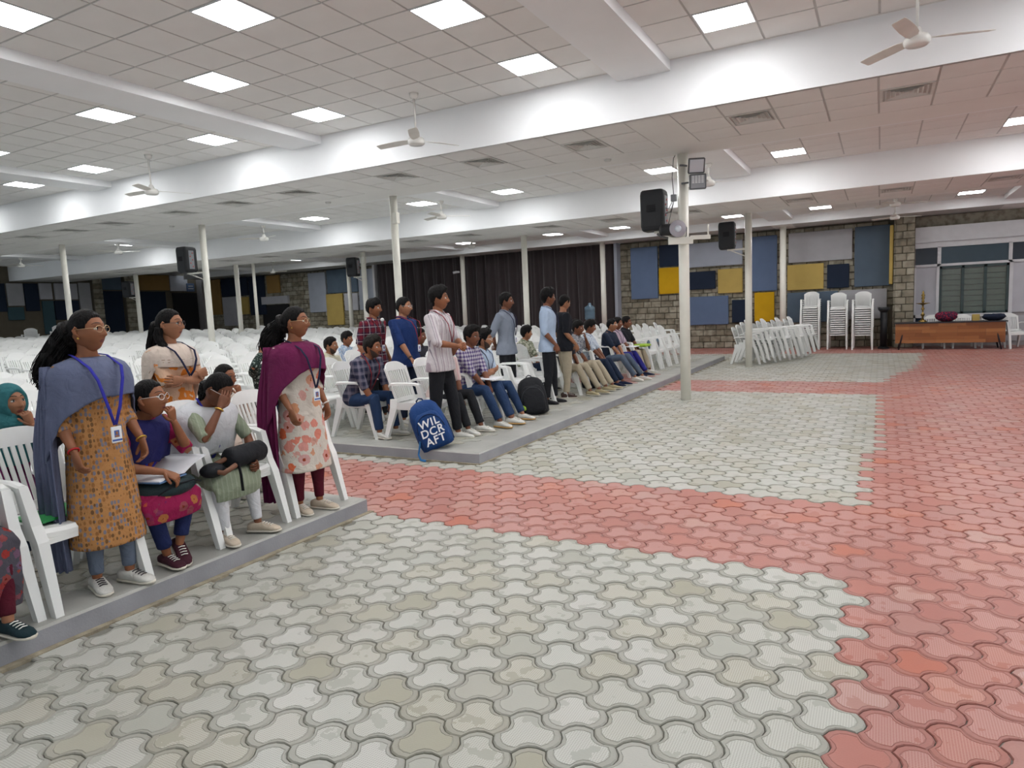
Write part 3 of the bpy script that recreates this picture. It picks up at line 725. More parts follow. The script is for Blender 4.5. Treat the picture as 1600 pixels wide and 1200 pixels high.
for (x, y, a, lb) in spots[215:]:
    M = Matrix.Translation((x, y, PH + (rise(x) if not 3.87 < y < 5.53 else -PH))) @ Matrix.Rotation(a, 4, 'Z'); s0 = len(cf.v); cf.add(allc.v, allc.f); cf.xf(M, s0)
tag(cf.build('chair_rows', 'plastic'), 'far rows of white plastic armchairs filling the hall', 'chairs', None, 'stuff')
# stacks
def stack(x, y, rz, n, dz, dx, z0, label, group, tilt=0):
    c, s_ = math.cos(rz), math.sin(rz)
    for k in range(n):
        tag(link('plastic_chair', SCM, None, (x+c*dx*k, y+s_*dx*k, z0+dz*k), (0, tilt, rz)), label % ORD[k], 'chair', group)
for (x, y, n, l) in ((-1.76, 21.3, 14, 'left'), (-1.05, 21.25, 13, 'middle'), (-0.42, 21.0, 13, 'right')):
    stack(x, y, -pi/2, n, .060, .002, 0, f'%s white armchair from the bottom of the {l} tall stack', f'chairs of the {l} tall stack')
for i, (x, y) in enumerate(((-2.72, 16.55), (-2.45, 17.1), (-2.2, 17.7), (-2.0, 18.4))):
    stack(x, y, -.1, 4, .055, .10, 0, f'%s white armchair of the {ORD[i]} low leaning stack right of the speaker pole', 'chairs of the low leaning stacks')
for i, (x, y, n) in enumerate(((-26.5, 12.9, 5), (-26.4, 13.8, 6), (-26.0, 17.6, 4), (-26.2, 18.5, 4), (-23.2, 20.3, 7))):
    stack(x, y, -.5, n, .07, .01, PH+rise(x) if y < 17.5 else 0.0, f'%s dim white armchair of the {ORD[i]} stack before the far left wall', 'chairs stacked by the left wall')
# ================================================================ people
def cloth_mat(name, col, kind='plain', c2=(1, 1, 1), c3=(0, 0, 0), scale=40.0, rough=0.85, sheen=0.0):
    m, nt, b = _new(name); tc = N(nt, 'ShaderNodeTexCoord'); v = tc.outputs['Object']
    b.inputs['Roughness'].default_value = rough; b.inputs['Sheen Weight'].default_value = sheen; b.inputs['Specular IOR Level'].default_value = 0.2
    nz = N(nt, 'ShaderNodeTexNoise', i_Scale=9.0, i_Detail=4.0); nt.links.new(v, nz.inputs['Vector'])
    shade = math_n(nt, 'MULTIPLY', nz.outputs['Fac'], 0.22)
    sep = N(nt, 'ShaderNodeSeparateXYZ'); nt.links.new(v, sep.inputs[0])
    def stripe(axis, freq, duty, off=0.0):
        return math_n(nt, 'GREATER_THAN', math_n(nt, 'FRACT', math_n(nt, 'ADD', math_n(nt, 'MULTIPLY', axis, freq), off)), 1-duty)
    c = col
    if kind == 'plaid':
        hv = math_n(nt, 'ADD', sep.outputs[1], math_n(nt, 'MULTIPLY', sep.outputs[0], 0.6))
        a = stripe(hv, scale, .5); d = stripe(sep.outputs[2], scale, .5)
        c = mixc(nt, math_n(nt, 'MULTIPLY', math_n(nt, 'ADD', a, d), 0.5), col, c2)
        e = math_n(nt, 'MAXIMUM', stripe(hv, scale, .09, .25), stripe(sep.outputs[2], scale, .09, .25)); c = mixc(nt, math_n(nt, 'MULTIPLY', e, .7), c, c3)
    elif kind == 'stripe':
        hv = math_n(nt, 'ADD', sep.outputs[1], math_n(nt, 'MULTIPLY', sep.outputs[0], 0.5))
        c = mixc(nt, stripe(hv, scale, .22), col, c2); c = mixc(nt, stripe(hv, scale, .06, .45), c, c3)
    elif kind == 'floral':
        vo = N(nt, 'ShaderNodeTexVoronoi', i_Scale=scale); nt.links.new(v, vo.inputs['Vector'])
        dist = N(nt, 'ShaderNodeTexNoise', i_Scale=scale*3, i_Detail=3.0); nt.links.new(v, dist.inputs['Vector'])
        d = math_n(nt, 'ADD', vo.outputs['Distance'], math_n(nt, 'MULTIPLY', math_n(nt, 'SUBTRACT', dist.outputs['Fac'], 0.5), 0.55))
        cs = N(nt, 'ShaderNodeSeparateColor'); nt.links.new(vo.outputs['Color'], cs.inputs[0])
        pet = ramp(nt, cs.outputs[0], [(0, c2), (0.5, c3), (1.0, (min(1, c2[0]*1.1), c2[1]*.5, c2[2]*.4))])
        fac = math_n(nt, 'MULTIPLY', math_n(nt, 'LESS_THAN', d, 0.47), math_n(nt, 'GREATER_THAN', cs.outputs[1], 0.10))
        c = mixc(nt, fac, col, pet)
        c = mixc(nt, math_n(nt, 'MULTIPLY', math_n(nt, 'LESS_THAN', d, 0.12), fac), c, (c2[0]*.45, c2[1]*.15, c2[2]*.1))
    elif kind == 'block':     # dense small block print
        mp = N(nt, 'ShaderNodeMapping'); mp.inputs['Scale'].default_value = (1, 1, .62); nt.links.new(v, mp.inputs[0])
        vo = N(nt, 'ShaderNodeTexVoronoi', i_Scale=scale, i_Randomness=0.35); nt.links.new(mp.outputs[0], vo.inputs['Vector'])
        cs = N(nt, 'ShaderNodeSeparateColor'); nt.links.new(vo.outputs['Color'], cs.inputs[0])
        pc = ramp(nt, cs.outputs[0], [(0, c2), (0.45, c3), (0.75, (0.20, 0.10, 0.04)), (1, c2)], 'CONSTANT')
        c = mixc(nt, math_n(nt, 'LESS_THAN', vo.outputs['Distance'], 0.44), col, pc)
    elif kind == 'mottle':
        n2 = N(nt, 'ShaderNodeTexNoise', i_Scale=scale, i_Detail=2.0); nt.links.new(v, n2.inputs['Vector'])
        c = ramp(nt, n2.outputs['Fac'], [(0.40, col), (0.47, c2), (0.56, c2), (0.60, c3)], 'CONSTANT')
    nt.links.new(mixc(nt, shade, c, (0.03, 0.03, 0.035)), b.inputs['Base Color'])
    n3 = N(nt, 'ShaderNodeTexNoise', i_Scale=14.0, i_Detail=5.0, i_Distortion=0.8); nt.links.new(v, n3.inputs['Vector'])
    bp = N(nt, 'ShaderNodeBump', i_Strength=0.45, i_Distance=0.03); nt.links.new(n3.outputs['Fac'], bp.inputs['Height']); nt.links.new(bp.outputs[0], b.inputs['Normal'])
    return m
def skin_mat(name, col):
    m, nt, b = _new(name); tc = N(nt, 'ShaderNodeTexCoord')
    nz = N(nt, 'ShaderNodeTexNoise', i_Scale=16.0, i_Detail=4.0); nt.links.new(tc.outputs['Object'], nz.inputs['Vector'])
    nt.links.new(ramp(nt, nz.outputs['Fac'], [(0.3, [c*.86 for c in col]), (0.7, [min(1, c*1.12) for c in col])]), b.inputs['Base Color'])
    b.inputs['Roughness'].default_value = 0.5; b.inputs['Specular IOR Level'].default_value = 0.35
for n_, c_ in dict(skin_a=(0.255, 0.098, 0.046), skin_b=(0.32, 0.142, 0.075), skin_c=(0.175, 0.066, 0.034), skin_d=(0.36, 0.185, 0.115)).items(): skin_mat(n_, c_)
mat('lips', (0.15, 0.04, 0.035), 0.4); mat('stubble', (0.045, 0.026, 0.018), 0.8); mat('eye_white', (0.72, 0.70, 0.66), 0.25, var=0); mat('eye_dark', (0.012, 0.008, 0.006), 0.2, var=0)
def hair_mat(name, c0, c1):
    m, nt, b = _new(name); tc = N(nt, 'ShaderNodeTexCoord'); mp = N(nt, 'ShaderNodeMapping'); mp.inputs['Scale'].default_value = (60, 60, 9); nt.links.new(tc.outputs['Object'], mp.inputs[0])
    nz = N(nt, 'ShaderNodeTexNoise', i_Scale=2.0, i_Detail=5.0); nt.links.new(mp.outputs[0], nz.inputs['Vector'])
    nt.links.new(ramp(nt, nz.outputs['Fac'], [(0.35, c0), (0.7, c1)]), b.inputs['Base Color']); b.inputs['Roughness'].default_value = 0.55; b.inputs['Specular IOR Level'].default_value = 0.10
    bp = N(nt, 'ShaderNodeBump', i_Strength=0.7, i_Distance=0.012); nt.links.new(nz.outputs['Fac'], bp.inputs['Height']); nt.links.new(bp.outputs[0], b.inputs['Normal'])
hair_mat('hair', (0.003, 0.003, 0.003), (0.012, 0.010, 0.010)); hair_mat('hair_brown', (0.007, 0.006, 0.005), (0.028, 0.023, 0.020))
mat('gold', (0.75, 0.48, 0.10), 0.3, metal=1.0, var=0); mat('rim_dark', (0.02, 0.015, 0.02), 0.3, var=0); mat('rim_clear', (0.75, 0.72, 0.70), 0.25, var=0); mat('rim_gold', (0.55, 0.38, 0.22), 0.3, metal=0.7, var=0)
mat('card', (0.82, 0.83, 0.85), 0.35, var=0.02); mat('ink_blue', (0.05, 0.12, 0.40), 0.4, var=0)
mat('sole', (0.62, 0.58, 0.50), 0.7); mat('sole_tan', (0.52, 0.30, 0.10), 0.7); mat('lace', (0.75, 0.73, 0.68), 0.8)

HN, HM = 44, 52
def _azs(n): return [math.copysign(abs(t)**1.45, t)*pi for t in [-1 + 2*i/n for i in range(n)]]
def head_point(az, el, male):
    ce, se = math.cos(el), math.sin(el)
    x, y, z = ce*math.cos(az)*.098, ce*math.sin(az)*.0755, se*.118
    if z < -.015:
        t = (-.015-z)/.103
        y *= 1 - (.30 if male else .36)*t**1.2
        x *= (1-.62*t) if x < 0 else (1-.06*t)
        if x < 0 and t > .55: z += .02*(t-.55)*2
    if x > 0:
        g = lambda a, s: math.exp(-(a/s)**2)
        nz = 0.0
        if -.046 < z < .03:
            if z > -.030: nz = .0245*((.03-z)/.06)**1.25
            else: nz = .0245*max(0, (z+.046)/.016)
        wn = .0095 + (.007*g(z+.030, .012))
        x += nz*g(y, wn)
        x -= .0105*g(abs(y)-.031, .016)*g(z-.010, .013)
        x += .0040*g(z-.034, .009)*g(y, .05)
        x += .0065*g(z+.060, .011)*g(y, .023) - .0050*g(z+.061, .0030)*g(y, .022)
        x += .0085*g(z+.098, .018)*g(y, .022)
        x += .0035*g(abs(y)-.045, .02)*g(z+.022, .02)
    return x, y, z
def sstep(a, b, t):
    t = max(0, min(1, (t-a)/(b-a))); return t*t*(3-2*t)
_HL = [(0, .070), (35, .066), (55, .045), (68, .004), (78, -.018), (88, .012), (104, .004), (122, -.045), (150, -.072), (180, -.078)]
def hairline(a, style):
    a = abs(math.degrees(a))
    for (p, q), (r, s_) in zip(_HL, _HL[1:]):
        if p <= a <= r: v = q + (s_-q)*(a-p)/(r-p); break
    else: v = -.078
    if style.startswith('w') and 60 < a < 100: v = max(v, .01)
    if style == 'fringe' and a < 50: v -= .018
    return v
def build_head(mb, hair, spec, M, rough=False):
    """adds face to mb (slots 0 skin 1 lips 2 eye white 3 dark 4 stubble) and hair to hair"""
    male = spec.get('male', True); st = spec.get('hair', 'short')
    n, m = (HN, HM) if not rough else (28, 26)
    az = _azs(n); els = [-pi/2 + pi*(i+.5)/m for i in range(m)]
    pts = [[head_point(a, e, male) for a in az] for e in els]
    s0 = len(mb.v); f0 = len(mb.f)
    mb.loft(pts, True, 0, True)
    fi = f0
    for i in range(m-1):
        for j in range(n):
            c = [pts[i][j], pts[i][(j+1) % n], pts[i+1][j], pts[i+1][(j+1) % n]]
            x = sum(q[0] for q in c)/4; y = sum(q[1] for q in c)/4; z = sum(q[2] for q in c)/4
            if x > 0.03:
                if abs(y) < .021*(1-((z+.060)/.012)**2 if abs(z+.060) < .012 else 0): mb.m[fi] = 1
            fi += 1
    def surf(y, z):
        e = math.asin(max(-1, min(1, z/.118))); return head_point(math.asin(max(-1, min(1, y/(.0755*math.cos(e))))), e, male)
    for sd in (-1, 1):      # eyebrows
        pb_ = [surf(sd*yy, zz) for yy, zz in ((.011, .0375), (.020, .0405), (.030, .0420), (.040, .0405), (.050, .0355))]
        mb.tube([(p[0]+.0005, p[1], p[2]) for p in pb_], [(.0018, .0022), (.0030 if male else .0022, .0026), (.0034 if male else .0024, .0026), (.0026 if male else .0018, .0024), (.0010, .0016)], 8, 3, up=(0, 0, 1))
    if (spec.get('beard') or spec.get('mustache')) and hair is not None:
        hp = []
        for i, e in enumerate(els):
            r = []
            for j, a in enumerate(az):
                x, y, z = pts[i][j]; d = abs(math.degrees(a)); k = 0.0
                if spec.get('beard') and d < 92:
                    ln_ = -.078 if d < 14 else (-.078 + (d-14)/30*.030 if d < 44 else -.048 + (d-44)/40*.045); k = sstep(ln_+.006, ln_-.008, z) if False else 1-sstep(ln_-.008, ln_+.006, z)
                    k *= 1-sstep(84, 92, d)
                if x > .05: k = max(k, (1-sstep(.020, .030, abs(y)))*(1-sstep(.004, .009, abs(z+.0495))))
                L = math.sqrt(x*x+y*y+z*z); s_ = (L - .010 + .0135*k)/L; r.append((x*s_, y*s_, z*s_))
            hp.append(r)
        h0 = len(hair.v); hair.loft(hp, True, 1, True); hair.xf(M, h0)
    for sd in (-1, 1):
        mb.ball((.0765, sd*.031, .009), (.013, .0145, .0085), 10, 8, 2)
        g = spec.get('gaze', 0.0)
        mb.ball((.0850, sd*.031 + .004*g, .0095), (.0055, .0070, .0072), 8, 6, 3)
        mb.tube([(.083, sd*.016, .013), (.0895, sd*.031, .0185), (.080, sd*.047, .013)], [.0012, .0024, .0012], 6, 3)
        # ear
        mb.tube([(-.002, sd*.070, -.030), (-.010, sd*.080, -.012), (-.014, sd*.083, .010), (-.008, sd*.079, .024), (.004, sd*.071, .016)], [(.006, .007), (.010, .006), (.013, .006), (.010, .006), (.006, .005)], 8, 0)
    mb.xf(M, s0)
    if st == 'scarf':
        hp = []
        for i, e in enumerate(els):
            r = []
            for j, a in enumerate(az):
                x, y, z = pts[i][j]; q = (math.degrees(a)/50)**2 + ((z+.022)/.088)**2; k = sstep(.85, 1.15, q); L = math.sqrt(x*x+y*y+z*z)
                o_ = -.016 + (.034 + .004*noise.noise(Vector((x*20, y*20, z*20))))*k; s_ = (L+o_)/L; r.append((x*s_*(1.12 if x < 0 else 1), y*s_, z*s_))
            hp.append(r)
        h0 = len(hair.v); hair.loft(hp, True, 0, True); hair.tube([(-.02, 0, -.05), (-.015, 0, -.11), (.0, 0, -.17)], [(.085, .085), (.085, .09), (.11, .14)], 20); hair.xf(M, h0)
    elif hair is not None and st != 'none':
        th0, th1 = {'short': (.008, .024), 'fringe': (.010, .030), 'curly': (.014, .042), 'crop': (.005, .014), 'wback': (.006, .010), 'wcurl': (.008, .014)}.get(st, (.008, .024))
        hp = []
        for i, e in enumerate(els):
            r = []
            for j, a in enumerate(az):
                x, y, z = pts[i][j]; hl = hairline(a, st); k = sstep(hl-.006, hl+.012, z)
                L = math.sqrt(x*x+y*y+z*z)
                top = sstep(-.02, .10, z); nf = noise.noise(Vector((x*28, y*28, z*28+spec.get('seed', 0)*7.7))); nb = noise.noise(Vector((x*70, y*70, z*70+3)))
                off = th0 + (th1-th0)*top + (.006 if st in ('curly', 'fringe', 'short') else .002)*(nf+.6*nb)
                if st in ('fringe', 'curly') and x > .02: off += .010*top
                o_ = -.014 + (off+.014)*k
                s_ = (L+o_)/L; r.append((x*s_, y*s_, z*s_))
            hp.append(r)
        h0 = len(hair.v); hair.loft(hp, True, 0, True); hair.xf(M, h0)
def build_hand(mb, W, d, nrm, side, s, curl=.45, spread=.10, thumb=.5, mi=0):
    """palm and five fingers; d = along the fingers, nrm = palm side, side +1 left / -1 right"""
    d = Vector(d).normalized(); nrm = Vector(nrm); nrm = (nrm - d*nrm.dot(d)).normalized(); w_ = d.cross(nrm)*side   # w_ points to the thumb side
    W = Vector(W); rg = []; n = 12
    for (t, a, b) in ((-.02, .023, .018), (.0, .026, .018), (.03, .034, .016), (.06, .040, .014), (.085, .039, .011), (.095, .034, .008)):
        c = W + d*t*s; rg.append([c + w_*(a*s*math.cos(2*pi*k/n)) + nrm*(b*s*math.sin(2*pi*k/n)) for k in range(n)])
    mb.loft(rg, True, mi, True)
    for i, (off, L, r) in enumerate(((.029, .068, .0088), (.010, .076, .0092), (-.010, .071, .0088), (-.028, .056, .0078))):
        p = W + d*(.078*s) + w_*(off*s); dd = (d + w_*(off*spread*10)).normalized(); pts = [p - dd*.012*s]; ang = 0.0; rr = [r*s*1.02]
        q = p
        for j, fr in enumerate((.20, .24, .2, .18, .18)):
            if j in (0, 2, 4): ang += curl*(1.0, 0, 1.2, 0, .8)[j]*(1+.08*i)
            dirn = dd*math.cos(ang) + nrm*math.sin(ang); q = q + dirn*(L*s*fr); pts.append(q); rr.append(r*s*(1, .98, .94, .88, .72)[j])
        pts.append(q + dirn*.005*s); rr.append(r*s*.3)
        mb.tube(pts, rr, 8, mi)
    p = W + d*.018*s + w_*.024*s; dd = (d*.72 + w_*.70 + nrm*thumb*.6).normalized(); d2 = (d*.9 + w_*.25 + nrm*thumb*.8).normalized()
    mb.tube([p - dd*.012*s, p, p+dd*.030*s, p+dd*.030*s+d2*.022*s, p+dd*.030*s+d2*.042*s, p+dd*.030*s+d2*.047*s], [.012*s, .0135*s, .0115*s, .0105*s, .008*s, .003*s], 8, mi)
def ik(S_, W_, a, b, pole):
    S_, W_ = Vector(S_), Vector(W_); v = W_-S_; L = v.length
    if L > (a+b)*.995: W_ = S_ + v*((a+b)*.995/L); v = W_-S_; L = v.length
    x = (a*a - b*b + L*L)/(2*L); h = math.sqrt(max(0, a*a-x*x)); u = v/L
    p = Vector(pole); p = (p - u*p.dot(u)); p = p.normalized() if p.length > 1e-4 else Vector((0, 0, -1))
    return S_ + u*x + p*h, W_
ARMS = {  # wrist (fwd, outward, up from hip; in H), elbow pole (fwd, out, up), hand dir, palm normal, curl
 'down': ((.035, .138, .005), (-1, .2, 0), (.12, -.02, -1), (0, -1, 0), .38),
 'downf': ((.080, .118, .015), (-1, .08, 0), (.25, -.05, -1), (0, -1, 0), .42),
 'lap': ((.185, .050, .045), (-.2, 1, -.5), (.75, -.6, -.25), (0, -.2, -1), .35),
 'lapc': ((.215, .030, .060), (-.2, 1, -.5), (.6, -.75, -.15), (-.2, -.5, -.8), .6),
 'knee': ((.24, .075, .075), (-.2, 1, -.5), (.8, -.4, -.4), (0, -.2, -1), .45),
 'clasp': ((.150, .035, .115), (-.4, 1, -.5), (.65, -.75, .05), (-.5, -.6, -.3), .7),
 'foldA': ((.135, -.055, .165), (-.1, 1, -.7), (.05, -1, .15), (-1, 0, 0), .3),
 'foldB': ((.115, -.050, .185), (-.1, 1, -.7), (-.1, -1, .1), (-1, 0, 0), .3),
 'chin': ((.125, .030, .310), (.3, .5, -1), (-.15, -.35, 1), (-1, -.3, 0), .75),
 'brow': ((.130, .075, .405), (.4, .7, -1), (-.25, -.55, .9), (-1, -.5, -.3), .22),
 'behind': ((-.095, .030, .035), (-.3, 1, 0), (-.1, -1, -.3), (-1, 0, 0), .4),
 'write': ((.215, .035, .195), (-.2, 1, -.4), (.8, -.5, -.15), (0, -.1, -1), .55),
 'chairback': ((.17, .17, .02), (-.6, .8, 0), (.7, -.2, -.6), (0, 0, -1), .7),
 'up': ((.06, .10, .45), (.5, .8, -.5), (-.4, -.6, .8), (-1, -.4, 0), .5),
 'bag': ((.235, .105, .135), (-.2, 1, -.4), (.9, -.5, .05), (0, -1, -.3), .8),
}
FACE = {'chin': (.115, .012, -.070, .105), 'brow': (.095, .050, .050, .13)}
JOBS = []       # (object, source mesh builder, voxel, smooth, extra builder, displace)
def lerp(a, b, t): return a + (b-a)*t
TORSO = [(-.045, .050, .062, 0), (-.02, .060, .085, 0), (.02, .066, .094, 0), (.06, .061, .088, 0), (.11, .056, .081, .002), (.16, .059, .086, .004), (.215, .064, .097, .006), (.26, .063, .105, .004), (.29, .055, .108, -.002), (.312, .043, .098, -.006), (.33, .031, .062, -.008), (.345, .028, .034, -.006)]
def person(sp):
    H = sp['H']; bw = sp.get('bw', 1.0); male = sp.get('male', True); sit = sp.get('sit', False); vox = sp.get('vox', .012); near = sp.get('near', False)
    t = thing('person', sp['label'], 'person', (*sp['pos'], sp.get('z', PH + rise(sp['pos'][0]))), math.radians(sp.get('yaw', 0)), sp.get('group'))
    lean = math.radians(sp.get('lean', 0)); roll_ = 0
    hip = Vector((sp.get('hx', -.07), 0, sp.get('hz', .415) + .085)) if sit else Vector((0, 0, .505*H))
    U = Vector((math.sin(lean), 0, math.cos(lean))); F = Vector((math.cos(lean), 0, -math.sin(lean))); Yv = Vector((0, 1, 0))
    def T_(f, s_, u): return hip + F*(f*H) + Yv*(s_*H) + U*(u*H)
    def trings(grow, lo=-1, hi=9, extra=()):
        out = []
        for (tt, a, b, cx) in TORSO:
            if lo <= tt <= hi: out.append((tt, a, b, cx))
        out = sorted(list(extra) + out)
        R_ = []
        for (tt, a, b, cx) in out:
            a2, b2 = a*H*bw*(1.06 if sp.get('belly') and -.02 < tt < .2 else 1) + grow, b*H*bw + grow; c = T_(cx, 0, tt)
            if not male and .19 < tt < .27: c = c + F*(.010*H); a2 += .006*H
            if sp.get('belly') and -.02 < tt < .2: c = c + F*(.012*H)
            n = 24
            ring = []
            for k in range(n):
                an = 2*pi*k/n; ca, sa = math.cos(an), math.sin(an)
                ca, sa = math.copysign(abs(ca)**.85, ca), math.copysign(abs(sa)**.85, sa)
                ring.append(c + F*(a2*ca) + Yv*(b2*sa))
            R_.append(ring)
        return R_
    # ---- legs
    legs = {}
    for sd in (1, -1):
        q = Vector((hip.x, hip.y, hip.z)) + Yv*(sd*.050*H)
        if sit:
            L = sp.get('legs', {}).get(sd, {})
            kn = Vector((hip.x + .245*H*L.get('kl', 1), sd*L.get('ky', .085)*H, L.get('kz', .285*H)))
            an = Vector((L.get('ax', hip.x + .245*H + .03), sd*L.get('ay', .075)*H, L.get('az', .05*H)))
            toe = Vector(L.get('toe', (1, sd*.15, 0))).normalized()
        else:
            st_ = sp.get('stance', {1: (.02, 1), -1: (-.02, 1)})[sd]
            kn = Vector((st_[0]*.5 + .012*H, sd*.053*H, .275*H)); an = Vector((st_[0], sd*.052*H*st_[1], .045*H)); toe = Vector((1, sd*.22, 0)).normalized()
        legs[sd] = (q, kn, an, toe)
    nb, hc = T_(-.004, 0, .315), T_(.014, 0, (.418 if male else .424) if not sit else .415)
    if sp.get('nodfwd'): hc = hc + F*sp['nodfwd']
    hs = sp.get('hs', 1.0)*(H/1.70*.35 + .65)*(1.0 if male else .96)
    hM = Matrix.Translation(hc) @ Matrix.Rotation(math.radians(sp.get('hyaw', 0)), 4, 'Z') @ Matrix.Rotation(math.radians(sp.get('hpitch', 0)), 4, 'Y') @ Matrix.Rotation(math.radians(sp.get('hroll', 0)), 4, 'X') @ Matrix.Scale(hs, 4)
    # ---- arms
    arms = {}
    aw = .112 if male else .094
    for sd, key in ((1, sp.get('armL', 'down')), (-1, sp.get('armR', 'down'))):
        A = ARMS[key] if isinstance(key, str) else key
        S_ = T_(-.004, sd*aw*bw, .298); wr = T_(A[0][0], sd*A[0][1], A[0][2])
        def D(v): return F*v[0] + Yv*(sd*v[1]) + U*v[2]
        if key in FACE: wr = hM @ Vector((FACE[key][0], sd*FACE[key][1], FACE[key][2])) - D(A[2]).normalized()*(FACE[key][3]*H/1.7)
        E_, wr = ik(S_, wr, .170*H, .150*H, D(A[1])); arms[sd] = (S_, E_, wr, D(A[2]), D(A[3]), A[4])
    # ---- body
    body = MB()
    body.loft(trings(-.006), True, 0, True)
    body.tube([nb, lerp(nb, hc, .45) - F*.002*H, hc - F*.015*H], [.036*H, .031*H, .031*H], 14)
    r = H*(1.0 if male else .90)
    for sd in (1, -1):
        S_, E_, wr, hd, hn, cu = arms[sd]
        body.tube([S_ + (S_-E_)*.05, lerp(S_, E_, .3), lerp(S_, E_, .7), E_, lerp(E_, wr, .25), lerp(E_, wr, .6), wr, wr+(wr-E_)*.04], [.026*r, .029*r, .025*r, .0225*r, .0245*r, .020*r, .0145*r, .013*r], 12)
        q, kn, an, toe = legs[sd]
        body.tube([q, lerp(q, kn, .3), lerp(q, kn, .75), kn, lerp(kn, an, .3), lerp(kn, an, .7), an, an - Vector((0, 0, .03*H))], [.048*r, .050*r, .038*r, .032*r, .033*r, .024*r, .019*r, .018*r], 12)
    extra = MB(); hairm = MB()
    build_head(extra, hairm, sp, hM, not near and sp.get('far', False))
    for sd in (1, -1):
        S_, E_, wr, hd, hn, cu = arms[sd]
        build_hand(extra, wr, hd, hn, sd, H/1.70*.98, cu)
    skin = sp.get('skin', 'skin_a')
    bo = link('body', bpy.data.meshes.new('body'), t)
    JOBS.append((bo, body, [skin, 'lips', 'eye_white', 'eye_dark', 'stubble'], vox*.85, 3, extra, 0))
    if hairm.v: hair_o = None
    # ---- upper garment
    g = sp.get('top', 'shirt'); gm = sp['topm']; up_ = MB()
    sl = sp.get('sleeve', 'short'); fs = {'short': (.62, 0), 'elbow': (1, .0), 'rolled': (1, .18), 'q34': (1, .42), 'full': (1, .94)}[sl]
    gr = .016 if male else .013
    if g in ('shirt', 'tucked'):
        lo = -.02 if g == 'tucked' else -.07
        ex = [] if g == 'tucked' or sit else [(-.045, .076, .110, 0), (-.02, .075, .108, 0), (.02, .070, .100, 0)]
        up_.loft(trings(gr, -.03 if (g == 'tucked' or sit) else .05, .332, ex), True, 0, True)
    else:       # kurta
        hem = sp.get('hem', .20); 
        if not sit:
            u0 = (hem*H - hip.z)/H
            ex = [(u0, .088, .118, .006), (lerp(u0, 0, .33), .084, .110, .004), (lerp(u0, 0, .66), .076, .102, .002)]
            up_.loft(trings(gr, .0, .332, ex), True, 0, True)
        else:
            up_.loft(trings(gr, -.03, .332), True, 0, True)
            q = legs[1][0]; kn = legs[1][1]; k2 = legs[-1][1]; mid = (kn+k2)/2; hp = Vector((hip.x, 0, hip.z))
            wd = max(.10, abs(kn.y-k2.y)/2 + .075)
            up_.tube([hp + Vector((-.06, 0, -.01)), lerp(hp, mid, .4) + Vector((0, 0, .0)), lerp(hp, mid, .9) + Vector((0, 0, .0)), mid + Vector((.04, 0, -.015))], [(.095, .17), (.098, wd+.012), (.090, wd+.012), (.070, wd)], 20, up=(0, 0, 1))
            dz = sp.get('drape', .2)
            up_.tube([mid + Vector((.01, 0, .0)), mid + Vector((.035, 0, -dz*.5)), mid + Vector((.03, 0, -dz))], [(.065, wd), (.055, wd*.95), (.035, wd*.9)], 20, up=(1, 0, 0))
    for sd in (1, -1):
        S_, E_, wr, hd, hn, cu = arms[sd]; inn = T_(-.004, sd*aw*bw*.72, .288)
        k = 1.0 if male else .93
        pts = [inn, S_ + Vector((0, sd*.004, .002))]; rr = [.040*H*k, .0385*H*k] if not sp.get('shawl') else [.028*H*k, .030*H*k]
        if fs[1] == 0 and fs[0] < 1: pts += [lerp(S_, E_, .3), lerp(S_, E_, fs[0])]; rr += [.038*H*k, .040*H*k]
        else:
            pts += [lerp(S_, E_, .35), lerp(S_, E_, .75), E_]; rr += [.037*H*k, .0345*H*k, .032*H*k]
            if fs[1] > 0:
                pts += [lerp(E_, wr, fs[1]*.5), lerp(E_, wr, fs[1])]; rr += [.031*H*k, (.029 if fs[1] < .6 else .022)*H*k]
        up_.tube(pts, rr, 14)
    uo = link({'shirt': 'shirt', 'tucked': 'shirt', 'kurta': 'kurta'}[g], bpy.data.meshes.new('shirt'), t)
    JOBS.append((uo, up_, [gm], vox, 4, None, .010))
    if g in ('shirt', 'tucked') and not sp.get('nocollar'):
        co = MB(); n = 20; rg = []
        for (tt, a, b, z_) in ((.318, .046, .052, -.004), (.345, .038, .041, -.002), (.350, .042, .045, -.002), (.322, .054, .060, -.004)):
            c = T_(z_, 0, tt); rg.append([c + F*(a*H*math.cos(an)) + Yv*(b*H*math.sin(an)) - U*(.020*H*max(0, math.cos(an))**2) for an in [.28 + (2*pi-.56)*k/n for k in range(n+1)]])
        co.loft(rg, False, 0, True, False); o = co.build('collar', gm, t); md = o.modifiers.new('th', 'SOLIDIFY'); md.thickness = .004
        pk = MB(); pk.tube([T_(.070*bw+gr/H, 0, .20), T_(.066*bw+gr/H, 0, .12), T_(.064*bw+gr/H, 0, .03)], [.004, .004, .004], 6)
    # ---- lower garment
    lm = sp.get('legm', 'jeans'); lo_ = MB(); lw = sp.get('lw', 1.0)
    if not (g == 'kurta' and not sit): lo_.loft(trings(.009, -.05, .075), True, 0, True)
    cuff = sp.get('cuff', .93)
    for sd in (1, -1):
        q, kn, an, toe = legs[sd]; sk = sp.get('slim', False)
        e = lerp(kn, an, cuff)
        rr = [.050*H, .053*H, .046*H, .041*H, .038*H, .033*H, .032*H] if not sk else [.054*H, .053*H, .041*H, .036*H, .036*H, .027*H, .0235*H]
        rr = [v*lw for v in rr]
        lo_.tube([q, lerp(q, kn, .25), lerp(q, kn, .7), kn, lerp(kn, an, .3), lerp(kn, an, .7*cuff), e], rr, 14)
    loo = link('trousers', bpy.data.meshes.new('trousers'), t); JOBS.append((loo, lo_, [lm], vox, 3, None, .007 if not sp.get('slim') else .003))
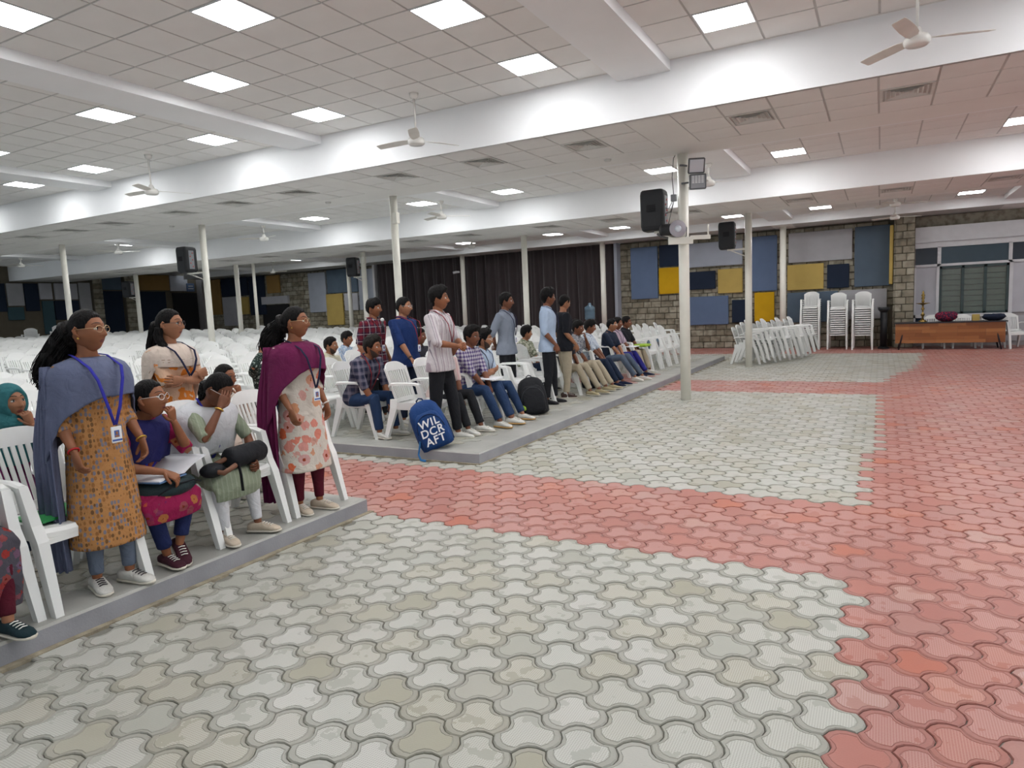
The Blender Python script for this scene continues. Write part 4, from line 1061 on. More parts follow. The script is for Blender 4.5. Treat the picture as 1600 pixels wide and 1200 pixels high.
    # ---- shoes
    for sd in (1, -1):
        q, kn, an, toe = legs[sd]; sh = MB(); s_ = H/1.70; side = Vector((-toe.y, toe.x, 0)).normalized(); upv = side.cross(toe)*-1
        if upv.z < 0: upv = -upv
        base = an - upv*(.045*H) ; n = 14
        def ring(t_, w_, z0, z1):
            c = base + toe*(t_*s_); out = []
            for k in range(n):
                an_ = 2*pi*k/n; cy, sz = math.cos(an_), math.sin(an_)
                out.append(c + side*(w_*s_*math.copysign(abs(cy)**.7, cy)) + upv*((z0+z1)/2*s_ + (z1-z0)/2*s_*math.copysign(abs(sz)**.7, sz)))
            return out
        hi_ = .085 if sp.get('hitop') else .070
        sh.loft([ring(-.085, .018, .018, .050), ring(-.075, .034, .012, hi_), ring(-.04, .040, .012, hi_+.012), ring(.0, .040, .012, hi_+.012), ring(.035, .040, .012, .075), ring(.08, .044, .012, .060), ring(.13, .045, .012, .047), ring(.165, .034, .012, .036), ring(.180, .014, .014, .026)], True, 0, True)
        so = sh.build('shoe', sp.get('shoem', 'shoe_white'), t)
        sl_ = MB(); sl_.loft([ring(-.092, .020, 0, .022), ring(-.078, .038, -.002, .024), ring(-.02, .042, 0, .022), ring(.05, .043, 0, .020), ring(.12, .049, 0, .020), ring(.165, .038, .002, .022), ring(.186, .016, .004, .020)], True, 0, True)
        sl_.build('sole', sp.get('solem', 'sole'), so)
        if near:
            la = MB()
            for k in range(4):
                c = base + toe*((.045+.022*k)*s_) + upv*((.074-.006*k)*s_); la.tube([c - side*.022*s_, c + upv*.005*s_, c + side*.022*s_], .0035*s_, 6)
            la.build('laces', sp.get('lacem', 'lace'), so)
    # ---- hair object, long hair
    st = sp.get('hair', 'short')
    if hairm.v:
        for cv in sp.get('locks', []):      # cv = (control points rel. to head centre, root radius, tip radius, strands, spread)
            cps, r0, r1, ns, spread = cv; rnd = random.Random(sp.get('seed', 1)*31+ns)
            base = [hM @ Vector(p) if i == 0 else hc + Matrix.Rotation(0, 3, 'Z') @ Vector(p) for i, p in enumerate(cps)]
            m_ = 14
            def cat(tt):
                x = tt*(len(base)-1); i = min(int(x), len(base)-2); f = x-i
                p0, p1, p2, p3 = base[max(i-1, 0)], base[i], base[i+1], base[min(i+2, len(base)-1)]
                return .5*((2*p1) + (p2-p0)*f + (2*p0-5*p1+4*p2-p3)*f*f + (3*p1-p0-3*p2+p3)*f*f*f)
            hairm.tube([cat(i/m_) for i in range(m_+1)], [lerp(r0, r1, (i/m_)**1.3)*(1+.18*math.sin(i*1.9)) for i in range(m_+1)], 12)
            for s2 in range(ns):
                a_ = rnd.uniform(0, 2*pi); e_ = rnd.uniform(.85, 1.05); ph_ = rnd.uniform(0, 6); fr = rnd.uniform(5, 11); am = spread*rnd.uniform(.2, 1); ln = rnd.uniform(.8, 1.06)
                pts = []; rr = []
                for i in range(m_+1):
                    tt = min(1, i/m_*ln); c = cat(tt); rad = lerp(r0, r1, tt)*e_ + am*tt
                    pts.append(c + Vector((math.cos(a_)*rad, math.sin(a_)*rad, math.sin(a_*2)*rad*.3)) + Vector((math.sin(tt*fr+ph_), math.cos(tt*fr*.9+ph_), 0))*(.006+am*.25)*tt); rr.append((.0065 if ns < 60 else .0042)*(1-.75*i/m_))
                hairm.tube(pts, rr, 5)
        hairm.build('hair' if st != 'scarf' else 'headscarf', [sp.get('hairm', 'hair'), 'stubble'], t)
    # ---- glasses
    if sp.get('glasses'):
        gl = MB(); x_ = .1035
        for sd in (-1, 1):
            c = (x_-.002, sd*.0325, .006); loop = [(c[0]-.010*abs(math.sin(a/2-pi/4))*0 - .006*((c[1]+.025*math.cos(a))/.058)**2, c[1]+.0255*math.cos(a), c[2]+.0185*math.sin(a)) for a in [2*pi*k/18 for k in range(19)]]
            gl.tube(loop, .0016 if near else .0028, 6, cap=False)
            gl.tube([(x_-.008, sd*.057, .012), (.05, sd*.077, .014), (-.005, sd*.084, .014), (-.02, sd*.083, -.002)], .0015 if near else .0025, 6)
        gl.tube([(x_-.003, -.009, .010), (x_+.001, 0, .013), (x_-.003, .009, .010)], .0016, 6)
        gl.xf(hM); gl.build('glasses', sp['glasses'], t)
    if sp.get('earring'):
        er = MB()
        for sd in (-1, 1): er.ball((-.002, sd*.079, -.036), .006, 8, 6)
        er.xf(hM); er.build('earring', 'gold', t)
    # ---- lanyard and badge
    if sp.get('lanyard'):
        d0 = (.076 if male else .088)*bw + (gr + .012)/H + sp.get('lyo', 0); ln = MB(); lo2 = sp.get('badge_u', .13)
        for sd in (-1, 1):
            oo = sp.get('lyo', 0); up2 = -.004 if sp.get('shawl') else 0
            ln.tube([T_(-.040, sd*.040, .350+up2), T_(.012+oo*.4, sd*.054, .342+up2), T_(d0*.72+oo*.5, sd*.054, .305+up2), T_(d0*.99, sd*.042, .258), T_(d0+.004, sd*.020, lerp(lo2, .255, .45)), T_(d0-.002, sd*.002, lo2+.012)], [(.0022, .0075)]*6 if False else [(.0085, .003)]*6, 8, up=(0, 1, 0))
        lo_n = ln.build('lanyard', sp['lanyard'], t)
        if sp.get('badge', True):
            bd = MB(); c = T_(d0-.001, 0, lo2-.022); bd.bbox(-.004, .004, -.027, .027, -.042, .042, .003); Mb = Matrix.Translation(c) @ Matrix.Rotation(lean, 4, 'Y'); bd.xf(Mb); bo_ = bd.build('badge', 'card', t)
            if near:
                ph_ = MB(); ph_.box(.004, .0047, -.013, .013, -.014, .022); ph_.box(.004, .0047, -.025, .025, -.034, -.024); ph_.xf(Mb); ph_.build('badge_print', 'ink_blue', bo_)
                fc = MB(); fc.ball((.0047, 0, .008), (.001, .007, .009), 10, 6); fc.box(.0046, .0052, -.010, .010, -.014, -.003); fc.xf(Mb); fc.build('badge_photo', 'skin_b', bo_)
    # ---- shawl
    if sp.get('shawl'):
        cfg = sp['shawl']; n, m_ = 64, 18; sh = MB(); rg = []
        prof = [(.334, .042, .050), (.325, .060, .084), (.310, .080, .114), (.284, .093, .130), (.255, .101, .133), (.20, .104, .136), (.12, .100, .142), (.0, .098, .146)]
        def ab(u):
            for (u0, a0, b0), (u1, a1, b1) in zip(prof, prof[1:]):
                if u1 <= u <= u0: k = (u0-u)/(u0-u1); return lerp(a0, a1, k), lerp(b0, b1, k)
            return prof[-1][1:] if u < 0 else prof[0][1:]
        for i in range(m_+1):
            v = i/m_; ring = []
            for k in range(n):
                an = 2*pi*k/n; fr = (1+math.cos(an))/2; sdn = math.sin(an)
                bot = cfg.get('back', .12) + (cfg.get('front', .215)-cfg.get('back', .12))*sstep(.25, .8, fr) - (cfg.get('right', .0)*max(0, -sdn)**2 + cfg.get('left', .0)*max(0, sdn)**2)
                u = lerp(.334, bot, v); a, b = ab(u); fold = .007*v*math.sin(an*9 + v*5 + 2*math.sin(an*2)) + .004*v*math.sin(an*23+v*3)
                ring.append(T_(.0, 0, u) + F*((a*H*bw + fold)*math.cos(an)) + Yv*((b*H*bw*(cfg.get('w', 1.0) if sdn > 0 else cfg.get('wr', cfg.get('w', 1.0))*(1+.25*max(0, .25-u))) + fold)*math.sin(an)))
            rg.append(ring)
        sh.loft(rg, False, 0, True)
        o = sh.build('shawl', cfg['m'], t); md = o.modifiers.new('th', 'SOLIDIFY'); md.thickness = .006; md.offset = 0
        if cfg.get('tail'):
            tl = MB(); z0, z1, yy, xw = cfg['tail']; rg = []
            for i in range(15):
                v = i/14; z_ = lerp(z0, z1, v); ring = []
                for k in range(31):
                    s2 = k/30-.5; ring.append((xw[0] + s2*xw[1]*(.30 + .70*sstep(0, .42, v))*(1-.10*v) - .02*v, yy*(.86 + .14*min(1, v*2.5)) + .018*math.sin(s2*22+v*1.5) + .010*math.sin(s2*47) - .02*math.sin(v*pi)*.6, z_ + .03*s2*v + .006*math.sin(s2*40)*v))
                rg.append(ring)
            tl.loft(rg, False, 0, True, False); o2 = tl.build('shawl_tail', cfg['m'], o); md = o2.modifiers.new('th', 'SOLIDIFY'); md.thickness = .006
        if cfg.get('border'):
            bb = MB()
            for i in (12, 14): bb.loft([[p + (p-T_(0, 0, .2)).normalized()*.003 for p in rg_] for rg_ in (rg[i], rg[i])] if False else [[Vector(p)*1.0 for p in rg[i]], [lerp(Vector(p), Vector(q), .35) for p, q in zip(rg[i], rg[i+1])]], False, 0, True)
            bb.v = [tuple(Vector(p) + (Vector((p[0]-hip.x, p[1], 0))).normalized()*.005) for p in bb.v]
            bb.build('shawl_border', cfg['border'], o)
    # ---- bangles, watch
    for sd, what in sp.get('wrist', {}).items():
        S_, E_, wr, hd, hn, cu = arms[sd]; ax = (wr-E_).normalized(); ref = Vector((0, 0, 1)) if abs(ax.z) < .9 else Vector((1, 0, 0)); u_ = (ref-ax*ref.dot(ax)).normalized(); v_ = ax.cross(u_); c = lerp(E_, wr, .93)
        br = MB(); br.tube([c + u_*(.0185*r*math.cos(a)) + v_*(.0185*r*math.sin(a)) for a in [2*pi*k/18 for k in range(19)]], (.005 if what != 'watch_strap' else .006), 8, cap=False)
        br.build('bracelet' if what != 'watch_strap' else 'watch', what, t)
    return dict(root=t, hip=hip, T=T_, arms=arms, legs=legs, hc=hc, hM=hM, U=U, F=F)
def run_jobs():
    """weld limbs and trunk of every figure into one continuous skin"""
    tmp = []
    tex = bpy.data.textures.new('fold', 'CLOUDS'); tex.noise_scale = .09; tex.noise_depth = 2
    for (o, mb, mats_, vx, it, ex, disp) in JOBS:
        me = mb.mesh('src', mats_); q = bpy.data.objects.new('tmp', me); COL.objects.link(q)
        q.location = o.parent.location if False else (0, 0, 0)
        md = q.modifiers.new('r', 'REMESH'); md.mode = 'VOXEL'; md.voxel_size = vx; md.use_smooth_shade = True
        ms = q.modifiers.new('s', 'SMOOTH'); ms.factor = .5; ms.iterations = it
        if disp: d_ = q.modifiers.new('d', 'DISPLACE'); d_.texture = tex; d_.strength = disp; d_.mid_level = .5
        tmp.append(q)
    dg = bpy.context.evaluated_depsgraph_get()
    for q, (o, mb, mats_, vx, it, ex, disp) in zip(tmp, JOBS):
        ev = bpy.data.meshes.new_from_object(q.evaluated_get(dg), depsgraph=dg)
        nv, nf = len(ev.vertices), len(ev.polygons)
        if ex is None: me = ev
        else:
            co = np.empty(nv*3, np.float32); ev.vertices.foreach_get('co', co)
            V = [tuple(c) for c in co.reshape(-1, 3).tolist()]; Fc = [tuple(p.vertices) for p in ev.polygons]
            me = bpy.data.meshes.new('body'); me.from_pydata(V + ex.v, [], Fc + [tuple(i+nv for i in f) for f in ex.f])
            for m in mats_: me.materials.append(MATS[m])
            me.polygons.foreach_set('material_index', [0]*nf + ex.m); me.polygons.foreach_set('use_smooth', [True]*len(me.polygons)); me.update()
        if ex is None:
            me.materials.clear()
            for m in mats_: me.materials.append(MATS[m])
            me.polygons.foreach_set('use_smooth', [True]*len(me.polygons))
        o.data = me
    for q in tmp:
        d = q.data; bpy.data.objects.remove(q); bpy.data.meshes.remove(d)
# ---- garment materials
cm_ = cloth_mat
cm_('k_orange', (0.50, 0.24, 0.085), 'block', (0.22, 0.20, 0.24), (0.34, 0.15, 0.05), scale=58)
cm_('sh_blue', (0.135, 0.155, 0.25)); cm_('leg_blue', (0.13, 0.16, 0.22)); cm_('k_floral', (0.66, 0.60, 0.53), 'floral', (0.64, 0.30, 0.15), (0.64, 0.36, 0.34), scale=11.5)
cm_('sh_maroon', (0.150, 0.012, 0.070)); cm_('leg_maroon', (0.085, 0.004, 0.015)); cm_('k_tie', (0.68, 0.44, 0.30), 'mottle', (0.72, 0.22, 0.03), (0.75, 0.55, 0.42), scale=10)
cm_('sh_cream', (0.66, 0.55, 0.47)); cm_('sh_border', (0.62, 0.56, 0.50), 'block', (0.35, 0.28, 0.22), (0.70, 0.64, 0.58), scale=40); cm_('sh_navy', (0.018, 0.018, 0.11)); cm_('k_pink', (0.30, 0.008, 0.07), 'floral', (0.45, 0.16, 0.05), (0.20, 0.01, 0.10), scale=16)
cm_('leg_navy', (0.012, 0.020, 0.085)); cm_('sh_white', (0.64, 0.65, 0.68)); cm_('k_green', (0.27, 0.31, 0.22), 'stripe', (0.33, 0.37, 0.28), (0.25, 0.29, 0.2), scale=30); cm_('leg_white', (0.66, 0.66, 0.69))
cm_('hijab', (0.035, 0.16, 0.175)); cm_('k_purple', (0.12, 0.01, 0.07)); cm_('floral_dark', (0.075, 0.07, 0.09), 'floral', (0.30, 0.05, 0.03), (0.13, 0.10, 0.17), scale=22)
cm_('t_plaid', (0.020, 0.025, 0.055), 'plaid', (0.14, 0.13, 0.18), (0.20, 0.19, 0.24), scale=13); cm_('t_maroon_plaid', (0.16, 0.012, 0.025), 'plaid', (0.03, 0.02, 0.05), (0.50, 0.42, 0.42), scale=11)
cm_('t_dkblue', (0.008, 0.028, 0.120)); cm_('t_stripe', (0.62, 0.58, 0.60), 'stripe', (0.42, 0.36, 0.40), (0.24, 0.22, 0.26), scale=15); cm_('t_pinkstripe', (0.66, 0.52, 0.50), 'stripe', (0.62, 0.38, 0.38), (0.60, 0.55, 0.52), scale=14)
cm_('t_purple', (0.55, 0.52, 0.58), 'plaid', (0.07, 0.04, 0.16), (0.10, 0.05, 0.22), scale=22); cm_('t_lblue', (0.42, 0.52, 0.68)); cm_('t_lblue2', (0.47, 0.58, 0.74)); cm_('t_grey', (0.23, 0.26, 0.32)); cm_('t_black', (0.010, 0.011, 0.016))
cm_('t_cream', (0.58, 0.55, 0.42)); cm_('t_denim_print', (0.30, 0.42, 0.58), 'mottle', (0.55, 0.62, 0.70), (0.20, 0.30, 0.48), scale=22); cm_('t_pink', (0.60, 0.20, 0.25)); cm_('t_green_print', (0.010, 0.022, 0.018), 'mottle', (0.015, 0.028, 0.022), (0.30, 0.36, 0.32), scale=45)
cm_('t_camo', (0.50, 0.50, 0.40), 'mottle', (0.16, 0.18, 0.12), (0.42, 0.43, 0.34), scale=18); cm_('t_pattern', (0.10, 0.12, 0.16), 'mottle', (0.45, 0.45, 0.46), (0.08, 0.09, 0.12), scale=45); cm_('t_blueprint', (0.42, 0.50, 0.60), 'mottle', (0.60, 0.65, 0.72), (0.16, 0.22, 0.34), scale=32)
cm_('t_navy', (0.014, 0.022, 0.045)); cm_('t_palepink', (0.52, 0.42, 0.50), 'stripe', (0.42, 0.30, 0.40), (0.5, 0.4, 0.45), scale=16); cm_('t_dark', (0.03, 0.03, 0.04))
cm_('jeans', (0.016, 0.040, 0.105), rough=.8); cm_('jeans_dark', (0.012, 0.022, 0.050)); cm_('jeans_grey', (0.085, 0.115, 0.165)); cm_('p_black', (0.012, 0.013, 0.016)); cm_('p_beige', (0.44, 0.38, 0.28)); cm_('p_royal', (0.02, 0.02, 0.20))
cm_('shoe_white', (0.66, 0.65, 0.61)); cm_('shoe_cream', (0.56, 0.47, 0.37)); cm_('shoe_maroon', (0.055, 0.012, 0.022)); cm_('shoe_black', (0.012, 0.012, 0.014), rough=.4); cm_('shoe_navy', (0.012, 0.018, 0.05)); cm_('shoe_brown', (0.06, 0.035, 0.03)); cm_('shoe_tan', (0.42, 0.36, 0.22)); cm_('shoe_teal', (0.010, 0.028, 0.035))
cm_('ly_blue', (0.035, 0.035, 0.36)); cm_('ly_navy', (0.015, 0.017, 0.05)); cm_('ly_red', (0.22, 0.02, 0.03)); mat('thread_red', (0.45, 0.01, 0.015), 0.7); mat('watch_strap', (0.70, 0.66, 0.62), 0.3)
PE = {}
near = dict(near=True, vox=.010)
PE['w1'] = person(dict(near, male=False, label='woman in grey-blue shawl and orange printed kurta standing at the left', pos=(-3.64, 2.03), H=1.475, yaw=-2, hyaw=26, hpitch=-4, skin='skin_a', hair='wback', seed=1, glasses='rim_gold', earring=True, top='kurta', topm='k_orange', sleeve='q34', hem=.165, legm='leg_blue', slim=True, shoem='shoe_white', lacem='rim_dark', armL='downf', armR='downf',
   stance={1: (.05, .9), -1: (-.0, 1.0)}, lanyard='ly_blue', badge_u=.085, lyo=.026, wrist={-1: 'thread_red', 1: 'gold'}, shawl=dict(m='sh_blue', front=.195, back=.05, right=.09, left=.0, w=1.02, wr=1.03, tail=(1.20, .13, -.20, (-.07, .21))),
   locks=[([(-.075, .0, .02), (-.13, -.05, -.05), (-.165, -.09, -.13), (-.17, -.12, -.21), (-.14, -.14, -.27)], .066, .052, 220, .028), ([(-.085, .0, -.02), (-.12, -.02, -.10), (-.13, -.05, -.18), (-.125, -.06, -.25)], .050, .035, 40, .02)]))
PE['w3'] = person(dict(near, male=False, bw=1.06, label='woman in maroon shawl and floral cream kurta standing at the platform corner', pos=(-3.65, 3.47), H=1.465, yaw=-4, hyaw=28, hpitch=-4, skin='skin_a', hair='wcurl', seed=2, glasses='rim_gold', earring=True, top='kurta', topm='k_floral', sleeve='q34', hem=.215, legm='leg_maroon', slim=True, shoem='shoe_cream', armL='down', armR='downf',
   stance={1: (.05, .95), -1: (.0, .9)}, lanyard='ly_navy', badge_u=.10, lyo=.018, wrist={1: 'watch_strap'}, shawl=dict(m='sh_maroon', front=.205, back=.04, right=.12, left=.03, w=1.02, wr=1.03, tail=(1.20, .10, -.20, (-.08, .21))),
   locks=[([(-.075, 0, .01), (-.13, -.05, -.04), (-.16, -.08, -.10), (-.16, -.09, -.17), (-.14, -.09, -.21)], .068, .062, 260, .035)]))
PE['w2'] = person(dict(near, male=False, label='woman in cream shawl and orange tie-dye kurta with folded arms', pos=(-4.46, 3.06), H=1.49, yaw=4, hyaw=24, hpitch=-2, skin='skin_b', hair='wback', seed=3, glasses='rim_dark', top='kurta', topm='k_tie', sleeve='elbow', hem=.25, legm='leg_white', slim=True, armL='foldA', armR='foldB', lanyard='ly_navy', badge=False, badge_u=.17, lyo=.02,
   shawl=dict(m='sh_cream', front=.225, back=.02, right=-.01, left=.0, border='sh_border', w=1.0),
   locks=[([(-.08, 0, .01), (-.12, -.02, -.06), (-.13, -.04, -.14), (-.12, -.05, -.2)], .046, .03, 50, .02), ([(-.05, -.055, -.02), (-.01, -.085, -.10), (.06, -.075, -.19), (.098, -.04, -.28)], .026, .012, 40, .012)]))
PE['g1'] = person(dict(near, male=False, sit=True, label='seated girl in navy shawl writing in an open notebook', pos=(-3.87, 2.33), H=1.42, yaw=4, lean=25, hyaw=22, hpitch=-6, skin='skin_a', hair='wback', seed=4, glasses='rim_clear', hx=-.04, hz=.36, top='kurta', topm='k_pink', sleeve='elbow', drape=.12, legm='leg_navy', slim=False, lw=.92, cuff=.85, shoem='shoe_maroon', armR='write', armL='chin',
   legs={1: dict(ay=.03, ax=.30, az=.12, toe=(.8, -.35, -.35)), -1: dict(ay=.02, ax=.28)}, lanyard='ly_blue', badge=False, badge_u=.09, lyo=-.012, shawl=dict(m='sh_navy', front=.17, back=.10, w=.96),
   locks=[([(-.08, 0, -.01), (-.11, 0, -.05), (-.12, 0, -.10), (-.11, .0, -.14)], .046, .03, 30, .01)]))
PE['g2'] = person(dict(near, male=False, sit=True, label='seated girl in white shawl with one hand raised to her forehead', pos=(-3.88, 2.80), H=1.42, yaw=4, lean=24, hyaw=14, hpitch=32, skin='skin_c', hair='wback', seed=5, glasses='rim_clear', hx=-.06, hz=.36, top='kurta', topm='k_green', sleeve='elbow', drape=.12, legm='leg_white', slim=True, shoem='shoe_cream', armR='brow', armL='bag', nodfwd=.02,
   legs={1: dict(ay=.10, ax=.31, toe=(1, .35, 0)), -1: dict(ay=.07, ax=.28, toe=(1, -.3, 0))}, lanyard='ly_blue', badge=False, badge_u=.09, lyo=-.012, shawl=dict(m='sh_white', front=.125, back=.05, w=1.22), wrist={-1: 'gold'},
   locks=[([(-.08, 0, -.0), (-.11, 0, -.04), (-.12, 0, -.09)], .045, .035, 20, .01)]))
PE['g3'] = person(dict(near, male=False, sit=True, label='seated girl in dark glasses behind the white shawl, hand at mouth', pos=(-4.76, 3.62), H=1.37, hz=.33, yaw=0, lean=20, hyaw=15, skin='skin_a', hair='wback', seed=6, glasses='rim_dark', top='kurta', topm='sh_cream', sleeve='elbow', legm='leg_white', armL='chin', armR='lap', wrist={1: 'rim_dark'}))
PE['hj'] = person(dict(near, male=False, sit=True, label='seated girl in teal headscarf at the left frame edge, hand at chin', pos=(-4.70, 2.07), H=1.40, hz=.33, yaw=0, lean=18, hyaw=8, hpitch=-6, skin='skin_b', hair='scarf', hairm='hijab', seed=7, top='kurta', topm='k_purple', sleeve='full', legm='jeans_dark', armL='chin', armR='lap', shawl=dict(m='hijab', front=.16, back=.12, w=.92)))
PE['edge'] = person(dict(near, male=False, sit=True, label='seated person in dark floral trousers cut by the left frame edge', pos=(-3.84, 1.37), H=1.46, hz=.37, yaw=0, hyaw=20, skin='skin_b', hair='wback', seed=8, top='kurta', topm='floral_dark', sleeve='elbow', drape=.30, legm='leg_maroon', slim=True, shoem='shoe_teal', armL='lap', armR='lap', legs={1: dict(ay=.06, ax=.36), -1: dict(ay=.07, ax=.34)}))
# men
mm = dict(vox=.013, near=True)
PE['white'] = person(dict(mm, label='man standing in white striped shirt and black trousers beside the blue backpack', pos=(-4.18, 6.02), H=1.66, yaw=8, hyaw=18, hpitch=-2, skin='skin_a', hair='curly', seed=11, mustache=True, top='shirt', topm='t_stripe', sleeve='rolled', legm='p_black', shoem='shoe_white', armL='clasp', armR='clasp', stance={1: (.12, 1.2), -1: (-.10, 1.1)}, lanyard='ly_red', badge=False, badge_u=.13, lw=1.02))
PE['plaid'] = person(dict(mm, sit=True, label='seated bearded man in dark plaid shirt and jeans leaning forward', pos=(-5.30, 5.97), H=1.62, bw=1.08, hz=.34, yaw=0, lean=25, hyaw=8, skin='skin_a', hair='curly', hairm='hair_brown', seed=12, beard=True, top='shirt', topm='t_plaid', sleeve='rolled', legm='jeans', shoem='shoe_white', armL='knee', armR='knee', lanyard='ly_red', badge_u=.10, legs={1: dict(ax=.40), -1: dict(ax=.36)}))
PE['mplaid'] = person(dict(mm, label='man standing in maroon plaid shirt speaking into a microphone', pos=(-5.80, 6.88), H=1.60, yaw=0, hyaw=16, skin='skin_a', hair='fringe', seed=13, mustache=True, top='shirt', topm='t_maroon_plaid', sleeve='elbow', legm='p_black', armL='down', armR='down', lanyard='ly_red', badge_u=.12))
PE['dkblue'] = person(dict(mm, label='stout man standing in dark blue shirt with glasses and badge', pos=(-5.24, 6.78), H=1.60, bw=1.18, belly=True, yaw=4, hyaw=14, skin='skin_b', hair='crop', seed=14, glasses='rim_clear', top='shirt', topm='t_dkblue', sleeve='rolled', legm='jeans_dark', armL='down', armR='chairback', lanyard='ly_red', badge_u=.12, lyo=.03, wrist={-1: 'rim_dark'}))
PE['pink'] = person(dict(mm, sit=True, label='seated man in pink striped shirt half hidden behind the white striped shirt', pos=(-4.48, 6.44), H=1.54, hz=.31, yaw=0, lean=18, hyaw=10, skin='skin_c', hair='short', seed=15, top='shirt', topm='t_pinkstripe', sleeve='elbow', legm='p_black', shoem='shoe_white', armL='lap', armR='lap', legs={1: dict(ax=.45), -1: dict(ax=.42)}))
PE['purple'] = person(dict(mm, sit=True, label='seated man in purple and white checked shirt and blue jeans', pos=(-4.44, 6.96), H=1.62, hz=.34, yaw=0, lean=12, hyaw=-6, skin='skin_c', hair='curly', seed=16, glasses='rim_dark', mustache=True, top='shirt', topm='t_purple', sleeve='rolled', legm='jeans', shoem='shoe_white', solem='sole_tan', armL='lapc', armR='lapc', legs={1: dict(ax=.52, kz=.46), -1: dict(ax=.50, kz=.45)}))
PE['beard'] = person(dict(mm, sit=True, label='seated bearded man in light blue shirt with crossed arms', pos=(-4.44, 7.30), H=1.55, hz=.31, yaw=0, lean=10, hyaw=20, skin='skin_b', hair='curly', seed=17, glasses='rim_clear', beard=True, top='shirt', topm='t_lblue2', sleeve='elbow', legm='jeans', shoem='shoe_white', solem='sole_tan', armL='foldA', armR='foldB', lanyard='ly_navy', badge=False, badge_u=.14, legs={1: dict(ax=.50), -1: dict(ax=.48, kz=.47)}))
PE['grey'] = person(dict(mm, label='man standing in grey-blue shirt with hands behind his back', pos=(-4.72, 8.48), H=1.63, yaw=6, hyaw=16, skin='skin_c', hair='short', seed=18, mustache=True, top='shirt', topm='t_grey', sleeve='rolled', legm='p_black', armL='behind', armR='behind', lanyard='ly_navy', badge_u=.11))
PE['lblue'] = person(dict(mm, label='man standing in light blue shirt and black trousers beside the black backpack', pos=(-4.22, 8.82), H=1.66, yaw=20, hyaw=22, skin='skin_c', hair='curly', seed=19, top='shirt', topm='t_lblue', sleeve='rolled', legm='p_black', shoem='shoe_black', solem='shoe_black', armL='down', armR='downf', lanyard='ly_navy', badge=False, badge_u=.13, stance={1: (.06, 1), -1: (-.04, 1)}))
PE['black'] = person(dict(mm, label='man standing in black shirt and beige trousers turned away', pos=(-4.25, 9.46), H=1.58, yaw=42, hyaw=20, hpitch=14, skin='skin_b', hair='crop', seed=20, top='shirt', nocollar=True, topm='t_black', sleeve='elbow', legm='p_beige', shoem='shoe_brown', armL='down', armR='downf', lw=1.05))
ff = dict(vox=.018, far=True)
S2 = [
 dict(label='seated man in cream shirt just right of the maroon shawl', pos=(-6.75, 7.05), topm='t_cream', hair='short', skin='skin_b', mustache=True, beard=True),
 dict(label='seated young man in blue and white print shirt behind the dark plaid man', pos=(-7.95, 8.70), topm='t_denim_print', hair='fringe', skin='skin_a'),
 dict(label='seated man in pink shirt mostly hidden behind the dark plaid man', pos=(-7.20, 8.32), topm='t_pink', hair='fringe', skin='skin_c'),
 dict(label='seated person in dark green print shirt with raised hands left of the maroon shawl', pos=(-6.14, 5.40), topm='t_green_print', hair='short', skin='skin_b', armL='up', armR='up', sleeve='full'),
 dict(label='seated man with dark hair behind the white striped shirt', pos=(-6.25, 8.45), topm='t_dark', hair='short', skin='skin_c', H=1.66),
 dict(label='seated man in dark shirt looking over the bearded man', pos=(-6.55, 10.6), topm='t_dark', hair='short', skin='skin_c', armL='chin'),
 dict(label='seated man in camouflage print shirt between bearded man and grey shirt', pos=(-6.22, 10.55), topm='t_camo', hair='short', skin='skin_b'),
 dict(label='seated man in beige camouflage shirt right of the grey shirt', pos=(-5.30, 10.2), topm='t_camo', hair='fringe', skin='skin_b', hyaw=50),
 dict(label='seated smiling man in black and white patterned shirt and beige trousers', pos=(-4.42, 10.48), topm='t_pattern', hair='fringe', skin='skin_c', legm='p_beige', shoem='shoe_tan', armL='chin', armR='lap', hyaw=-8, ax=.55),
 dict(label='seated man barely visible behind the smiling man', pos=(-5.0, 11.75), topm='t_dark', hair='short', skin='skin_c'),
 dict(label='seated man in blue print shirt with dark trousers right of the smiling man', pos=(-4.42, 11.0), topm='t_blueprint', hair='fringe', skin='skin_c', legm='jeans_dark', shoem='shoe_navy', armL='lapc', armR='lapc', hyaw=20, hpitch=8, ax=.55),
 dict(label='seated man in navy polo, glasses and grey jeans', pos=(-4.42, 11.98), topm='t_navy', hair='crop', skin='skin_b', legm='jeans_grey', shoem='shoe_white', glasses='rim_clear', armL='lapc', armR='lapc', hyaw=20, ax=.60, lean=10, bw=1.1),
 dict(label='seated man in pale pink shirt holding a notebook', pos=(-4.50, 12.62), topm='t_palepink', hair='short', skin='skin_c', legm='p_royal', shoem='shoe_navy', armL='lapc', armR='lapc', lanyard='ly_navy', ax=.55),
 dict(label='seated man in black shirt at the far end of the seated row', pos=(-4.50, 13.16), topm='t_black', hair='short', skin='skin_c', legm='p_beige', shoem='shoe_white', armL='lapc', armR='lapc', ax=.45),
 dict(label='seated man in dark top and beige trousers behind the black shirt', pos=(-4.44, 9.98), topm='t_dark', hair='short', skin='skin_c', legm='p_beige', shoem='shoe_tan', armL='lap', armR='lap', ax=.55),
]
for i, d in enumerate(S2):
    ax = d.pop('ax', .42); sp = dict(ff, sit=True, H=1.54, hz=.31, yaw=random.uniform(-4, 8), lean=6, hyaw=12, seed=30+i, sleeve='elbow', legm='jeans_dark', shoem='shoe_black', armL='lap', armR='lap', legs={1: dict(ax=ax), -1: dict(ax=ax-.05)}, top='shirt')
    sp.update(d)
    if sp['pos'][0] < -5.05: sp['hz'] = .26
    elif sp['pos'][1] > 9: sp['pos'] = (sp['pos'][0], sp['pos'][1]-.11)
    PE['s%d' % i] = person(sp)
run_jobs()
